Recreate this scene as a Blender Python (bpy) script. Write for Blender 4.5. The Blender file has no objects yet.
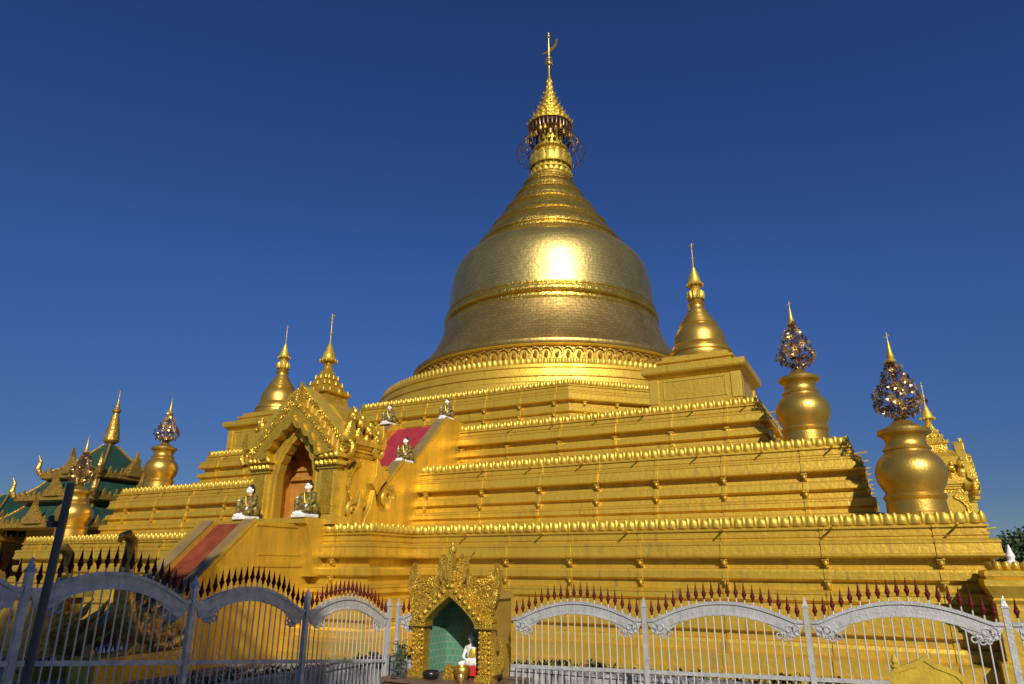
import bpy, bmesh, math, random
from math import sin, cos, pi, radians as R, atan2, sqrt
from mathutils import Vector, Matrix

random.seed(7)
S = bpy.context.scene
COL = S.collection

# ------------------------------------------------------------------ camera, sky, sun, exposure
cam_d = bpy.data.cameras.new("camera"); cam = bpy.data.objects.new("camera", cam_d); COL.objects.link(cam)
S.camera = cam
cam_d.sensor_width = 36.0
cam_d.lens = 685.6 / 1024 * 36.0
cam_d.clip_start = 0.1; cam_d.clip_end = 6000
yaw, pit, rol = -0.4826, 0.3159, 0.0036
fx = Vector((sin(yaw), cos(yaw), 0)); rt = Vector((cos(yaw), -sin(yaw), 0)); up = Vector((0, 0, 1))
F = fx*cos(pit) + up*sin(pit); U = -fx*sin(pit) + up*cos(pit)
R2 = rt*cos(rol) + U*sin(rol); U2 = -rt*sin(rol) + U*cos(rol)
cam.matrix_world = Matrix(((R2.x, U2.x, -F.x, 21.57), (R2.y, U2.y, -F.y, -48.60), (R2.z, U2.z, -F.z, 1.60), (0, 0, 0, 1)))

SUN_AZ, SUN_EL = R(35), R(31)      # azimuth measured from -Y towards +X
sdir = Vector((sin(SUN_AZ)*cos(SUN_EL), -cos(SUN_AZ)*cos(SUN_EL), sin(SUN_EL)))
sl = bpy.data.lights.new("sun", 'SUN'); sl.energy = 4.7; sl.angle = R(0.5); sl.color = (1.0, 0.93, 0.80)
so = bpy.data.objects.new("sun", sl); COL.objects.link(so)
so.rotation_euler = sdir.to_track_quat('Z', 'Y').to_euler()
W = bpy.data.worlds.new("World"); S.world = W; W.use_nodes = True
wn = W.node_tree; bg = wn.nodes['Background']
sky = wn.nodes.new('ShaderNodeTexSky'); sky.sky_type = 'NISHITA'; sky.sun_disc = False
sky.sun_elevation = SUN_EL
sky.sun_rotation = atan2(sdir.x, sdir.y)
sky.air_density = 1.0; sky.dust_density = 0.0; sky.ozone_density = 5.0; sky.altitude = 2200
hs = wn.nodes.new('ShaderNodeHueSaturation'); hs.inputs['Saturation'].default_value = 1.16; hs.inputs['Hue'].default_value = 0.514
hs.inputs['Value'].default_value = 1.0
wn.links.new(sky.outputs[0], hs.inputs['Color']); 
# the polarised, even blue of this sky: hold back the pale band near the horizon
tcw = wn.nodes.new('ShaderNodeTexCoord'); sx = wn.nodes.new('ShaderNodeSeparateXYZ'); mrw = wn.nodes.new('ShaderNodeMapRange'); mrw.interpolation_type = 'SMOOTHSTEP'
mrw.inputs[1].default_value = -.02; mrw.inputs[2].default_value = .42; mrw.inputs[3].default_value = .44; mrw.inputs[4].default_value = 1.02
mw = wn.nodes.new('ShaderNodeMix'); mw.data_type = 'RGBA'; mw.blend_type = 'MULTIPLY'; mw.inputs[0].default_value = 1.
wn.links.new(tcw.outputs['Generated'], sx.inputs[0]); wn.links.new(sx.outputs[2], mrw.inputs[0])
wn.links.new(hs.outputs[0], mw.inputs[6]); wn.links.new(mrw.outputs[0], mw.inputs[7]); wn.links.new(mw.outputs[2], bg.inputs[0])
bg.inputs[1].default_value = 0.078
S.view_settings.view_transform = 'Standard'; S.view_settings.look = 'None'
S.view_settings.exposure = 0.0; S.view_settings.gamma = 1.0

# ------------------------------------------------------------------ materials
def mat(name, col, rough=.5, metal=0., col2=None, nscale=1.5, bump=0., bscale=20., rvar=.0, kind='noise', spec=None, streak=False):
    m = bpy.data.materials.new(name); m.use_nodes = True
    nt = m.node_tree; n = nt.nodes; l = nt.links; b = n['Principled BSDF']
    b.inputs['Base Color'].default_value = (*col, 1); b.inputs['Roughness'].default_value = rough; b.inputs['Metallic'].default_value = metal
    if spec is not None: b.inputs['Specular IOR Level'].default_value = spec
    tc = n.new('ShaderNodeTexCoord')
    if col2 or rvar:
        no = n.new('ShaderNodeTexNoise'); no.inputs['Scale'].default_value = nscale; no.inputs['Detail'].default_value = 7; no.inputs['Roughness'].default_value = .62
        if streak:
            mp = n.new('ShaderNodeMapping'); mp.inputs['Scale'].default_value = (1, 1, .22); l.new(tc.outputs['Object'], mp.inputs[0]); l.new(mp.outputs[0], no.inputs['Vector'])
        else: l.new(tc.outputs['Object'], no.inputs['Vector'])
        rp = n.new('ShaderNodeMapRange'); rp.inputs[1].default_value = .36; rp.inputs[2].default_value = .66
        l.new(no.outputs[0], rp.inputs[0])
        if col2:
            mx = n.new('ShaderNodeMix'); mx.data_type = 'RGBA'; mx.inputs[6].default_value = (*col, 1); mx.inputs[7].default_value = (*col2, 1)
            l.new(rp.outputs[0], mx.inputs[0]); l.new(mx.outputs[2], b.inputs['Base Color'])
        if rvar:
            mr = n.new('ShaderNodeMapRange'); mr.inputs[3].default_value = rough - rvar; mr.inputs[4].default_value = rough + rvar
            l.new(rp.outputs[0], mr.inputs[0]); l.new(mr.outputs[0], b.inputs['Roughness'])
    if streak:
        m2 = n.new('ShaderNodeMapping'); m2.inputs['Scale'].default_value = (5, 5, .55); l.new(tc.outputs['Object'], m2.inputs[0])
        n2 = n.new('ShaderNodeTexNoise'); n2.inputs['Scale'].default_value = 1.; n2.inputs['Detail'].default_value = 6; l.new(m2.outputs[0], n2.inputs['Vector'])
        r2 = n.new('ShaderNodeMapRange'); r2.inputs[1].default_value = .56; r2.inputs[2].default_value = .74; r2.inputs[4].default_value = .6; l.new(n2.outputs[0], r2.inputs[0])
        x2 = n.new('ShaderNodeMix'); x2.data_type = 'RGBA'; x2.inputs[7].default_value = (.30, .21, .07, 1); l.new(mx.outputs[2], x2.inputs[6]); l.new(r2.outputs[0], x2.inputs[0]); l.new(x2.outputs[2], b.inputs['Base Color'])
    if bump:
        if kind == 'noise':
            t = n.new('ShaderNodeTexNoise'); t.inputs['Scale'].default_value = bscale; t.inputs['Detail'].default_value = 5; o = t.outputs[0]
        else:
            t = n.new('ShaderNodeTexVoronoi'); t.inputs['Scale'].default_value = bscale; t.feature = 'SMOOTH_F1'; o = t.outputs[0]
        l.new(tc.outputs['Object'], t.inputs['Vector'])
        bp = n.new('ShaderNodeBump'); bp.inputs['Strength'].default_value = bump; bp.inputs['Distance'].default_value = .05
        l.new(o, bp.inputs['Height']); l.new(bp.outputs[0], b.inputs['Normal'])
    return m

M = {}
M['gold'] = mat('gold_paint', (.70, .462, .05), .46, .60, (.52, .33, .036), 1.1, .3, 7., .09, streak=True)
M['gold_bright'] = mat('gold_paint_fresh', (.68, .47, .065), .48, .55, (.50, .335, .04), 2.5, .2, 12., .07)
M['gold_carved'] = mat('gold_carved', (.70, .46, .05), .42, .66, (.46, .28, .03), 4., .6, 16., .06, kind='vor')
M['gold_fine'] = mat('gold_finely_carved', (.68, .44, .05), .42, .66, (.42, .25, .025), 7., .5, 42., .06, kind='vor')
M['gold_urn'] = mat('gold_urn', (.62, .40, .08), .38, .82, (.45, .28, .05), 1.4, .15, 14., .08)
M['gold_old'] = mat('gold_weathered', (.50, .31, .05), .45, .6, (.30, .17, .03), 2.5, .9, 8., .06, kind='vor')
M['silver'] = mat('mirror_metal', (.66, .43, .13), .3, .75)
M['purple'] = mat('purple_enamel', (.11, .055, .025), .3, .4)
M['wire'] = mat('old_gold_wire', (.22, .13, .05), .4, .7)
M['inner'] = mat('brown_door_boards', (.56, .28, .05), .5, .3, (.42, .19, .035), 3., .3, 10.)  # plain brown wood behind the gateway door
M['slab'] = mat('balustrade_tile', (.30, .20, .065), .5, .15, (.20, .13, .06), 2., .2, 18., .08)
M['carpet'] = mat('red_carpet', (.40, .028, .05), .9, 0., (.26, .016, .03), 3., .3, 60.)
M['carpet_low'] = mat('red_steps', (.26, .06, .015), .7, 0., (.17, .024, .010), 2., .3, 30.)
M['white'] = mat('white_gloss', (.80, .80, .78), .35, 0., (.68, .67, .63), 8., .1, 30.)
M['black'] = mat('black_paint', (.015, .015, .015), .3)
M['robe'] = mat('green_gold_robe', (.010, .022, .008), .4, .0, (.30, .20, .03), 11., .2, 30.)
M['silverpaint'] = mat('silver_painted_iron', (.60, .60, .585), .38, .35, (.38, .38, .37), 6., .25, 25., .1)
M['silverbar'] = mat('silver_bar', (.56, .555, .54), .38, .3)
M['spear'] = mat('dark_red_spear', (.085, .006, .007), .55, .0, spec=.2)
M['pole'] = mat('grey_pole', (.10, .105, .12), .5, .3, (.07, .075, .085), 5., .1, 30.)
M['tile'] = mat('paving', (.24, .235, .225), .6, 0., (.16, .158, .155), .8, .15, 6.)
M['stone'] = mat('grey_stone', (.42, .42, .43), .6, 0., (.07, .075, .085), 4.5, .5, 9.)
M['ground'] = mat('dusty_ground', (.22, .19, .14), .9, 0., (.15, .13, .10), .5, .3, 3.)
M['roofgreen'] = mat('green_roof', (.018, .062, .036), .55, 0., (.010, .036, .024), 2., .35, 5.)
M['roofdark'] = mat('roof_underside', (.06, .045, .03), .8)
M['foliage'] = mat('foliage', (.05, .09, .02), .6, 0., (.08, .12, .03), .6, 0)
M['foliage_dark'] = mat('foliage_dark', (.03, .06, .018), .7, 0., (.05, .08, .025), .3, 0)
M['bark'] = mat('bark', (.12, .09, .06), .9, 0., (.08, .06, .04), 3., .6, 8.)
M['yellow'] = mat('yellow_board', (.60, .42, .03), .45, .15, (.42, .29, .03), 3., .2, 20.)
M['buff'] = mat('buff_render', (.38, .235, .04), .5, .3, (.29, .17, .03), 2., .2, 12.)
M['redcloth'] = mat('red_cloth', (.55, .02, .02), .8)
M['counter'] = mat('counter_stone', (.16, .10, .07), .4, 0., (.10, .06, .04), 6., .1, 20.)
M['maroon'] = mat('maroon_enamel', (.20, .02, .06), .3, .3)

def brick_mat(name, c1, c2, cm, rough, metal, sx, sy, bump, mort=.012, bw=.5, rh=.25, hammer=0.):
    m = bpy.data.materials.new(name); m.use_nodes = True
    nt = m.node_tree; n = nt.nodes; l = nt.links; b = n['Principled BSDF']
    b.inputs['Metallic'].default_value = metal; b.inputs['Roughness'].default_value = rough
    uv = n.new('ShaderNodeUVMap'); mp = n.new('ShaderNodeMapping'); mp.inputs['Scale'].default_value = (sx, sy, 1)
    l.new(uv.outputs[0], mp.inputs[0])
    br = n.new('ShaderNodeTexBrick'); l.new(mp.outputs[0], br.inputs['Vector'])
    br.inputs['Color1'].default_value = (*c1, 1); br.inputs['Color2'].default_value = (*c2, 1); br.inputs['Mortar'].default_value = (*cm, 1)
    br.inputs['Scale'].default_value = 1; br.inputs['Mortar Size'].default_value = mort; br.inputs['Brick Width'].default_value = bw; br.inputs['Row Height'].default_value = rh
    tc = n.new('ShaderNodeTexCoord')
    no = n.new('ShaderNodeTexNoise'); no.inputs['Scale'].default_value = .55; no.inputs['Detail'].default_value = 6
    mp2 = n.new('ShaderNodeMapping'); mp2.inputs['Scale'].default_value = (1, 1, .45); l.new(tc.outputs['Object'], mp2.inputs[0]); l.new(mp2.outputs[0], no.inputs['Vector'])
    mx = n.new('ShaderNodeMix'); mx.data_type = 'RGBA'; mx.blend_type = 'MULTIPLY'
    cr = n.new('ShaderNodeMapRange'); cr.inputs[1].default_value = .35; cr.inputs[2].default_value = .65; cr.inputs[3].default_value = 0.; cr.inputs[4].default_value = 1.
    l.new(no.outputs[0], cr.inputs[0]); l.new(cr.outputs[0], mx.inputs[0]); l.new(br.outputs[0], mx.inputs[6]); mx.inputs[7].default_value = (.70, .70, .72, 1)
    l.new(mx.outputs[2], b.inputs['Base Color'])
    mr = n.new('ShaderNodeMapRange'); mr.inputs[3].default_value = rough-.05; mr.inputs[4].default_value = rough+.08
    l.new(no.outputs[0], mr.inputs[0]); l.new(mr.outputs[0], b.inputs['Roughness'])
    bp = n.new('ShaderNodeBump'); bp.inputs['Strength'].default_value = bump; bp.inputs['Distance'].default_value = .04; bp.invert = True
    l.new(br.outputs['Fac'], bp.inputs['Height'])
    if hammer:
        n2 = n.new('ShaderNodeTexNoise'); n2.inputs['Scale'].default_value = 3.4; n2.inputs['Detail'].default_value = 3; l.new(tc.outputs['Object'], n2.inputs['Vector'])
        b2 = n.new('ShaderNodeBump'); b2.inputs['Strength'].default_value = hammer; b2.inputs['Distance'].default_value = .12
        l.new(n2.outputs[0], b2.inputs['Height']); l.new(bp.outputs[0], b2.inputs['Normal']); l.new(b2.outputs[0], b.inputs['Normal'])
    else: l.new(bp.outputs[0], b.inputs['Normal'])
    return m
M['plates'] = brick_mat('gilded_plates', (.72, .55, .18), (.63, .47, .15), (.47, .34, .09), .37, .9, 1, 1, .12, mort=.02, hammer=.17)
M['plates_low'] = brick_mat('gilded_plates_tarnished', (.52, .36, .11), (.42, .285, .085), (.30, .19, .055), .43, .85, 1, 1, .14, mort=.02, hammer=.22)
M['plates_cone'] = brick_mat('gilded_bands', (.70, .49, .09), (.62, .43, .08), (.42, .26, .04), .33, .9, 1, 1, .3, hammer=.5)
M['green_tile'] = brick_mat('green_wall_tiles', (.11, .28, .17), (.10, .25, .155), (.24, .30, .23), .2, 0., 1, 1, .2, .02, .3, .3)

# ------------------------------------------------------------------ mesh helpers
class MB:
    def __init__(s): s.v = []; s.f = []; s.uv = None
    def add(s, vs, fs):
        o = len(s.v); s.v += [tuple(v) for v in vs]; s.f += [tuple(i+o for i in f) for f in fs]
    def box(s, c, d, rz=0., M4=None):
        hx, hy, hz = d[0]/2, d[1]/2, d[2]/2
        vs = []
        for z in (-hz, hz):
            for (x, y) in ((-hx, -hy), (hx, -hy), (hx, hy), (-hx, hy)):
                vs.append((c[0]+x*cos(rz)-y*sin(rz), c[1]+x*sin(rz)+y*cos(rz), c[2]+z))
        if M4: vs = [M4 @ Vector(v) for v in vs]
        s.add(vs, [(3, 2, 1, 0), (4, 5, 6, 7), (0, 1, 5, 4), (1, 2, 6, 5), (2, 3, 7, 6), (3, 0, 4, 7)])
    def box2(s, a, b):
        s.box([(a[i]+b[i])/2 for i in range(3)], [abs(b[i]-a[i]) for i in range(3)])
    def lathe(s, prof, n=48, c=(0, 0, 0), a0=0., flat=False, cap=True):
        o = len(s.v); m = len(prof)
        for (r, z) in prof:
            for k in range(n):
                a = a0 + 2*pi*k/n; s.v.append((c[0]+r*cos(a), c[1]+r*sin(a), c[2]+z))
        for j in range(m-1):
            for k in range(n):
                k2 = (k+1) % n
                s.f.append((o+j*n+k, o+j*n+k2, o+(j+1)*n+k2, o+(j+1)*n+k))
        if cap:
            s.f.append(tuple(o+(m-1)*n+k for k in range(n))); s.f.append(tuple(o+k for k in reversed(range(n))))
    def tube(s, pts, rad, n=8, cap=True, flatten=None):
        P = [Vector(p) for p in pts]; o = len(s.v)
        rr = rad if isinstance(rad, (list, tuple)) else [rad]*len(P)
        prev = None
        for i, p in enumerate(P):
            d = (P[min(i+1, len(P)-1)] - P[max(i-1, 0)]).normalized()
            if prev is None:
                a = Vector((0, 0, 1)) if abs(d.z) < .9 else Vector((1, 0, 0))
                u = d.cross(a).normalized()
            else: u = (prev - d*prev.dot(d)).normalized()
            prev = u; w = d.cross(u)
            for k in range(n):
                t = 2*pi*k/n; s.v.append(tuple(p + (u*cos(t) + w*sin(t))*rr[i]))
        for i in range(len(P)-1):
            for k in range(n):
                k2 = (k+1) % n; s.f.append((o+i*n+k, o+i*n+k2, o+(i+1)*n+k2, o+(i+1)*n+k))
        if cap:
            s.f.append(tuple(o+k for k in reversed(range(n)))); s.f.append(tuple(o+(len(P)-1)*n+k for k in range(n)))
    def ball(s, c, r, n=10, m=6, M4=None):
        rx, ry, rz = r if isinstance(r, (tuple, list)) else (r, r, r)
        vs = [(0, 0, -rz)]
        for j in range(1, m):
            t = -pi/2 + pi*j/m
            for k in range(n):
                a = 2*pi*k/n; vs.append((rx*cos(t)*cos(a), ry*cos(t)*sin(a), rz*sin(t)))
        vs.append((0, 0, rz)); fs = []
        for k in range(n): fs.append((0, 1+(k+1) % n, 1+k))
        for j in range(m-2):
            for k in range(n):
                a = 1+j*n+k; b = 1+j*n+(k+1) % n; fs.append((a, b, b+n, a+n))
        t = 1+(m-2)*n
        for k in range(n): fs.append((t+k, t+(k+1) % n, len(vs)-1))
        if M4: vs = [M4 @ Vector(v) for v in vs]
        s.add([(v[0]+c[0], v[1]+c[1], v[2]+c[2]) for v in vs], fs)
    def extrude(s, pts, d0, d1, axis='y'):
        """closed 2D outline extruded; axis y: pts=(x,z); axis x: pts=(y,z)"""
        n = len(pts); 
        def P(p, d): return (p[0], d, p[1]) if axis == 'y' else ((d, p[0], p[1]) if axis == 'x' else (p[0], p[1], d))
        vs = [P(p, d0) for p in pts] + [P(p, d1) for p in pts]
        fs = [tuple(range(n)), tuple(reversed(range(n, 2*n)))] + [(i, i+n, (i+1) % n+n, (i+1) % n) for i in range(n)]
        s.add(vs, fs)
    def band(s, A, B, d0, d1, axis='y'):
        """extruded strip between two open 2D curves of equal count"""
        def P(p, d): return (p[0], d, p[1]) if axis == 'y' else (d, p[0], p[1])
        n = len(A); vs = [P(p, d0) for p in A]+[P(p, d0) for p in B]+[P(p, d1) for p in A]+[P(p, d1) for p in B]
        fs = []
        for i in range(n-1):
            fs += [(i, i+1, n+i+1, n+i), (2*n+i, 3*n+i, 3*n+i+1, 2*n+i+1), (i, 2*n+i, 2*n+i+1, i+1), (n+i, n+i+1, 3*n+i+1, 3*n+i)]
        fs += [(0, n, 3*n, 2*n), (n-1, 3*n-1, 4*n-1, 2*n-1)]
        s.add(vs, fs)
    def build(s, name, m, parent=None, smooth=30, uvfn=None, loc=None):
        me = bpy.data.meshes.new(name); me.from_pydata(s.v, [], s.f); me.validate()
        bm = bmesh.new(); bm.from_mesh(me); bmesh.ops.recalc_face_normals(bm, faces=bm.faces); bm.to_mesh(me); bm.free()
        if smooth:
            me.polygons.foreach_set('use_smooth', [True]*len(me.polygons))
            if smooth < 180: me.set_sharp_from_angle(angle=R(smooth))
        me.materials.append(m if not isinstance(m, str) else M[m])
        if uvfn:
            uvl = me.uv_layers.new(name='UVMap')
            for p in me.polygons:
                uvs = [list(uvfn(me.vertices[me.loops[li].vertex_index].co)) for li in p.loop_indices]
                us = [q[0] for q in uvs]; wrap = uvfn.wrap if hasattr(uvfn, 'wrap') else None
                if wrap and max(us)-min(us) > wrap/2:
                    for q in uvs:
                        if q[0] < wrap/2: q[0] += wrap
                for li, q in zip(p.loop_indices, uvs): uvl.data[li].uv = q
        o = bpy.data.objects.new(name, me); COL.objects.link(o)
        if parent: o.parent = parent
        if loc: o.location = loc
        return o

def tag(o, label=None, cat=None, group=None, kind=None):
    if label: o['label'] = label
    if cat: o['category'] = cat
    if group: o['group'] = group
    if kind: o['kind'] = kind
    return o
def thing(name, loc, label, cat, group=None, rz=0., scale=1.):
    o = bpy.data.objects.new(name, None); COL.objects.link(o); o.location = loc; o.rotation_euler = (0, 0, rz); o.scale = (scale,)*3
    o.empty_display_size = .3
    return tag(o, label, cat, group)
def copy_tree(o, parent=None):
    c = o.copy(); COL.objects.link(c)
    if parent: c.parent = parent
    for ch in list(o.children): copy_tree(ch, c)
    return c

# ------------------------------------------------------------------ the setting
g = MB(); g.add([(-2500, -2500, -1.65), (2500, -2500, -1.65), (2500, 2500, -1.65), (-2500, 2500, -1.65)], [(0, 1, 2, 3)])
tag(g.build('ground', 'ground', smooth=0), kind='structure')
g = MB(); g.box2((-45, -52, -1.8), (45, 45, -1.6))
tag(g.build('paving', 'tile', smooth=0), kind='structure')

# ------------------------------------------------------------------ the golden stupa
PG = thing('golden_stupa', (0, 0, -1.6), 'huge gold stupa with stepped square terraces, bell dome and tall spire', 'stupa')
def prt(mb, name, m, parent=PG, **k):
    o = mb.build(name, m, parent, **k)
    if parent is PG: o.location = (0, 0, 1.6)
    return o

def offset_poly(pts, d):
    n = len(pts); out = []
    for i in range(n):
        p0 = Vector(pts[i-1]); p1 = Vector(pts[i]); p2 = Vector(pts[(i+1) % n])
        e1 = (p1-p0).normalized(); e2 = (p2-p1).normalized()
        n1 = Vector((e1.y, -e1.x)); n2 = Vector((e2.y, -e2.x))
        k = 1 + n1.dot(n2)
        out.append(p1 + (n1+n2)*(d/max(k, .2)))
    return out

PROF = [(-.55, -.02), (0, -.02), (.0, -.34), (.12, -.345), (.12, -.41), (.05, -.43), (.05, -.55), (.10, -.56), (.10, -.64), (.06, -.66), (.06, -.72), (.27, -.76), (.31, -.80), (.31, -.86), (.28, -.88), (.30, -1.14), (.34, -1.16), (.34, -1.22),
        (.30, -1.27), (.0, -1.31), (.0, -1.58), (.24, -1.62), (.27, -1.68), (.27, -1.90), (.2, -1.95), (.08, -1.98), (.08, -2.2), (.33, -2.24), (.38, -2.28), (.38, -2.34), (.35, -2.36),
        (.36, -2.52), (.28, -2.57), (.22, -2.60), (.22, -2.74), (.48, -2.80), (.48, -3.2)]
PROF_LOW = [(.55, -3.24), (.55, -3.42), (.38, -3.48), (.38, -3.66), (.6, -3.7), (.64, -3.8), (.64, -4.0), (.8, -4.02), (1.2, -4.05), (1.25, -4.1), (1.25, -4.45), (1.4, -4.5), (1.4, -4.78)]

def petal(mb, p, nrm, w, h):
    """one upright lotus petal, back on the wall"""
    t = Vector((-nrm.y, nrm.x, 0)); mm = Matrix(((t.x, nrm.x, 0, 0), (t.y, nrm.y, 0, 0), (0, 0, 1, 0), (0, 0, 0, 1)))
    rows = [(.42, .02, 0), (.50, .045, .04), (.51, .075, .16), (.50, .085, .42), (.45, .08, .68), (.33, .06, .90), (0.12, .05, 1.02)]
    vs = []
    for (hw, dp, z) in rows:
        for q in (-1, -.55, .0, .55, 1):
            vs.append(Vector(p) + mm @ Vector((q*hw*w*.93, .01+dp*(1-q*q*.95), z*h)))
    fs = []
    for j in range(len(rows)-1):
        for k in range(4): a = j*5+k; fs.append((a, a+1, a+6, a+5))
    mb.add(vs, fs)

def edges(poly):
    n = len(poly)
    for i in range(n):
        a = Vector(poly[i]); b = Vector(poly[(i+1) % n]); e = (b-a); L = e.length; e.normalize()
        yield a, b, e, Vector((e.y, -e.x)), L

def terrace(poly, ztop, prof, drift, label, strip=2.7, knobz=-1.45, spouts=2.4, petal_w=.37, smooth=20, strips=True):
    mb = MB(); n = len(poly); rings = []
    for (o, z) in prof:
        q = offset_poly(poly, o - drift*z); rings.append([(p.x, p.y, ztop+z) for p in q])
    o = 0
    for r in rings: mb.v += r
    for j in range(len(rings)-1):
        for k in range(n):
            k2 = (k+1) % n; mb.f.append((j*n+k, (j+1)*n+k, (j+1)*n+k2, j*n+k2))
    mb.f.append(tuple(range(n)))          # floor
    # narrow upright ribs that follow the mouldings
    if strips:
        for a, b, e, nn, L in edges(poly):
            if L < 3: continue
            cnt = max(1, int(round(L/strip)))
            for i in range(cnt):
                t = (i+.5)/cnt*L + .25*sin(i*7.3+L)
                vs = []
                for (oo, z) in prof[2:]:
                    d = oo - drift*z + .035
                    for s_ in (-.075, .075):
                        p = a + e*(t+s_) + nn*d; vs.append((p.x, p.y, ztop+z))
                m_ = len(prof)-2
                fs = [(2*j, 2*j+1, 2*j+3, 2*j+2) for j in range(m_-1)]
                mb.add(vs, fs)
                # side cheeks
                for s_ in (-.075, .075):
                    vs = []
                    for (oo, z) in prof[2:]:
                        for dd in (.035, -.05):
                            p = a + e*(t+s_) + nn*(oo-drift*z+dd); vs.append((p.x, p.y, ztop+z))
                    mb.add(vs, [(2*j, 2*j+1, 2*j+3, 2*j+2) for j in range(m_-1)])
                for kz in (knobz, -2.08):
                    if ztop+kz < -1: continue
                    p = a + e*t + nn*(.12-drift*kz)
                    rz_ = atan2(nn.y, nn.x)+pi/2
                    for (dw, dd, dz0, dz1) in ((.13, .14, .10, .17), (.11, .08, .0, .10), (.09, .03, -.1, .0)):
                        c_ = p + nn*(dd*.5-.06); mb.box((c_.x, c_.y, ztop+kz+(dz0+dz1)/2), (dw*1.6, dd+.12, dz1-dz0), rz_)
                    mb.ball((p.x+nn.x*.1, p.y+nn.y*.1, ztop+kz+.02), (.07, .07, .08), 8, 5)
    ob = prt(mb, 'terrace', M['gold'], smooth=smooth)
    ob['label'] = label
    pm = MB()
    for a, b, e, nn, L in edges(poly):
        c = max(1, int(round(L/petal_w)))
        for i in range(c):
            p = a + e*((i+.5+random.uniform(-.04, .04))/c*L) + nn*.02
            petal(pm, (p.x, p.y, ztop-.31), Vector((nn.x, nn.y, 0)), L/c*random.uniform(.82, .93), .30*random.uniform(.88, 1.06))
            p = a + e*((i+1.)/c*L) - nn*.015
            petal(pm, (p.x, p.y, ztop-.31), Vector((nn.x, nn.y, 0)), L/c*.62, .345*random.uniform(.95, 1.03))
    fr = pm.build('petal_frieze', M['gold_bright'], ob, smooth=50)
    if spouts:
        sm = None
        for a, b, e, nn, L in edges(poly):
            if L < 3 or nn.y > .5: continue
            cnt = max(1, int(round(L/spouts)))
            for i in range(cnt):
                t = (i+.8)/cnt*L
                if t > L-.1: continue
                p = a+e*t
                if nn.y < -.5 and abs(p.x) < 4.4: continue
                if sm is None:
                    q = MB(); q.tube([(0, 0, 0), (0, -.35, .02), (0, -.62, .05)], [.035, .035, .03], 6); so_ = q.build('rain_spout', M['gold'], ob); sm = so_
                    so_.parent = ob
                else:
                    so_ = sm.copy(); COL.objects.link(so_)
                so_.location = (p.x, p.y, ztop-.39); so_.rotation_euler = (0, 0, atan2(nn.y, nn.x)+pi/2)
    return ob

def sq(w, hw=None, out=None, out2=None):
    if hw is None: return [(-w, -w), (w, -w), (w, w), (-w, w)]
    P = [(-w, -w), (-hw, -w), (-hw, -out), (hw, -out), (hw, -w)]
    o = []
    for k in range(4):
        c, s = cos(k*pi/2), sin(k*pi/2)
        if k: P = [(-w, -w), (-hw, -w), (-hw, -out2), (hw, -out2), (hw, -w)]
        o += [(x*c-y*s, x*s+y*c) for x, y in P]
    return o

terrace(sq(24.15, 4.15, 27.0, 25.6), 3.15, PROF + PROF_LOW, .015, 'lowest and widest stepped gold terrace', spouts=3.1)
terrace(sq(20.83), 6.16, PROF, .13, 'second gold terrace')
terrace(sq(17.42), 8.74, [(o, z*.9) for o, z in PROF[:-2]] + [(.5, -2.85)], .10, 'third gold terrace')
# octagonal terrace
oc = [(-7.2, -14.4), (7.2, -14.4), (14.4, -7.2), (14.4, 7.2), (7.2, 14.4), (-7.2, 14.4), (-14.4, 7.2), (-14.4, -7.2)]
terrace(oc, 11.55, [(o*.8, z*.98) for o, z in PROF[:-2]] + [(.4, -2.95)], .03, 'eight-sided gold terrace below the dome', spouts=0, strip=2.2)
# round plinth
DC = (-.24, -.11, 0)
m_ = MB()
m_.lathe([(14.2, 11.3), (14.1, 11.9), (13.95, 12.0), (13.65, 12.05), (13.6, 12.4), (13.68, 12.42), (13.68, 12.5), (13.5, 12.55), (13.42, 12.95), (13.5, 13.0), (13.5, 13.06), (13.3, 13.1), (13.28, 13.25), (13.1, 13.3), (13.1, 13.62), (12.2, 13.75), (11.4, 13.85),
          (11.35, 14.1), (11.2, 14.2), (11.0, 14.3), (10.75, 14.35), (10.75, 15.15), (10.95, 15.2), (11.05, 15.3), (10.9, 15.42)], 128, DC)
pl = prt(m_, 'round_plinth', M['gold'], smooth=25)
pm = MB(); N = 230
for k in range(N):
    a = 2*pi*k/N; nn = Vector((cos(a), sin(a), 0)); petal(pm, Vector(DC)+nn*13.12+Vector((0, 0, 13.28)), nn, 2*pi*13.12/N, .40)
pm.build('petal_frieze', M['gold_bright'], pl, smooth=50)
pm = MB(); N = 210
for k in range(N):
    a = 2*pi*k/N; nn = Vector((cos(a), sin(a), 0)); petal(pm, Vector(DC)+nn*11.36+Vector((0, 0, 13.84)), nn, 2*pi*11.36/N, .34)
pm.build('petal_frieze', M['gold_bright'], pl, smooth=50)
pm = MB(); N = 96
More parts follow.
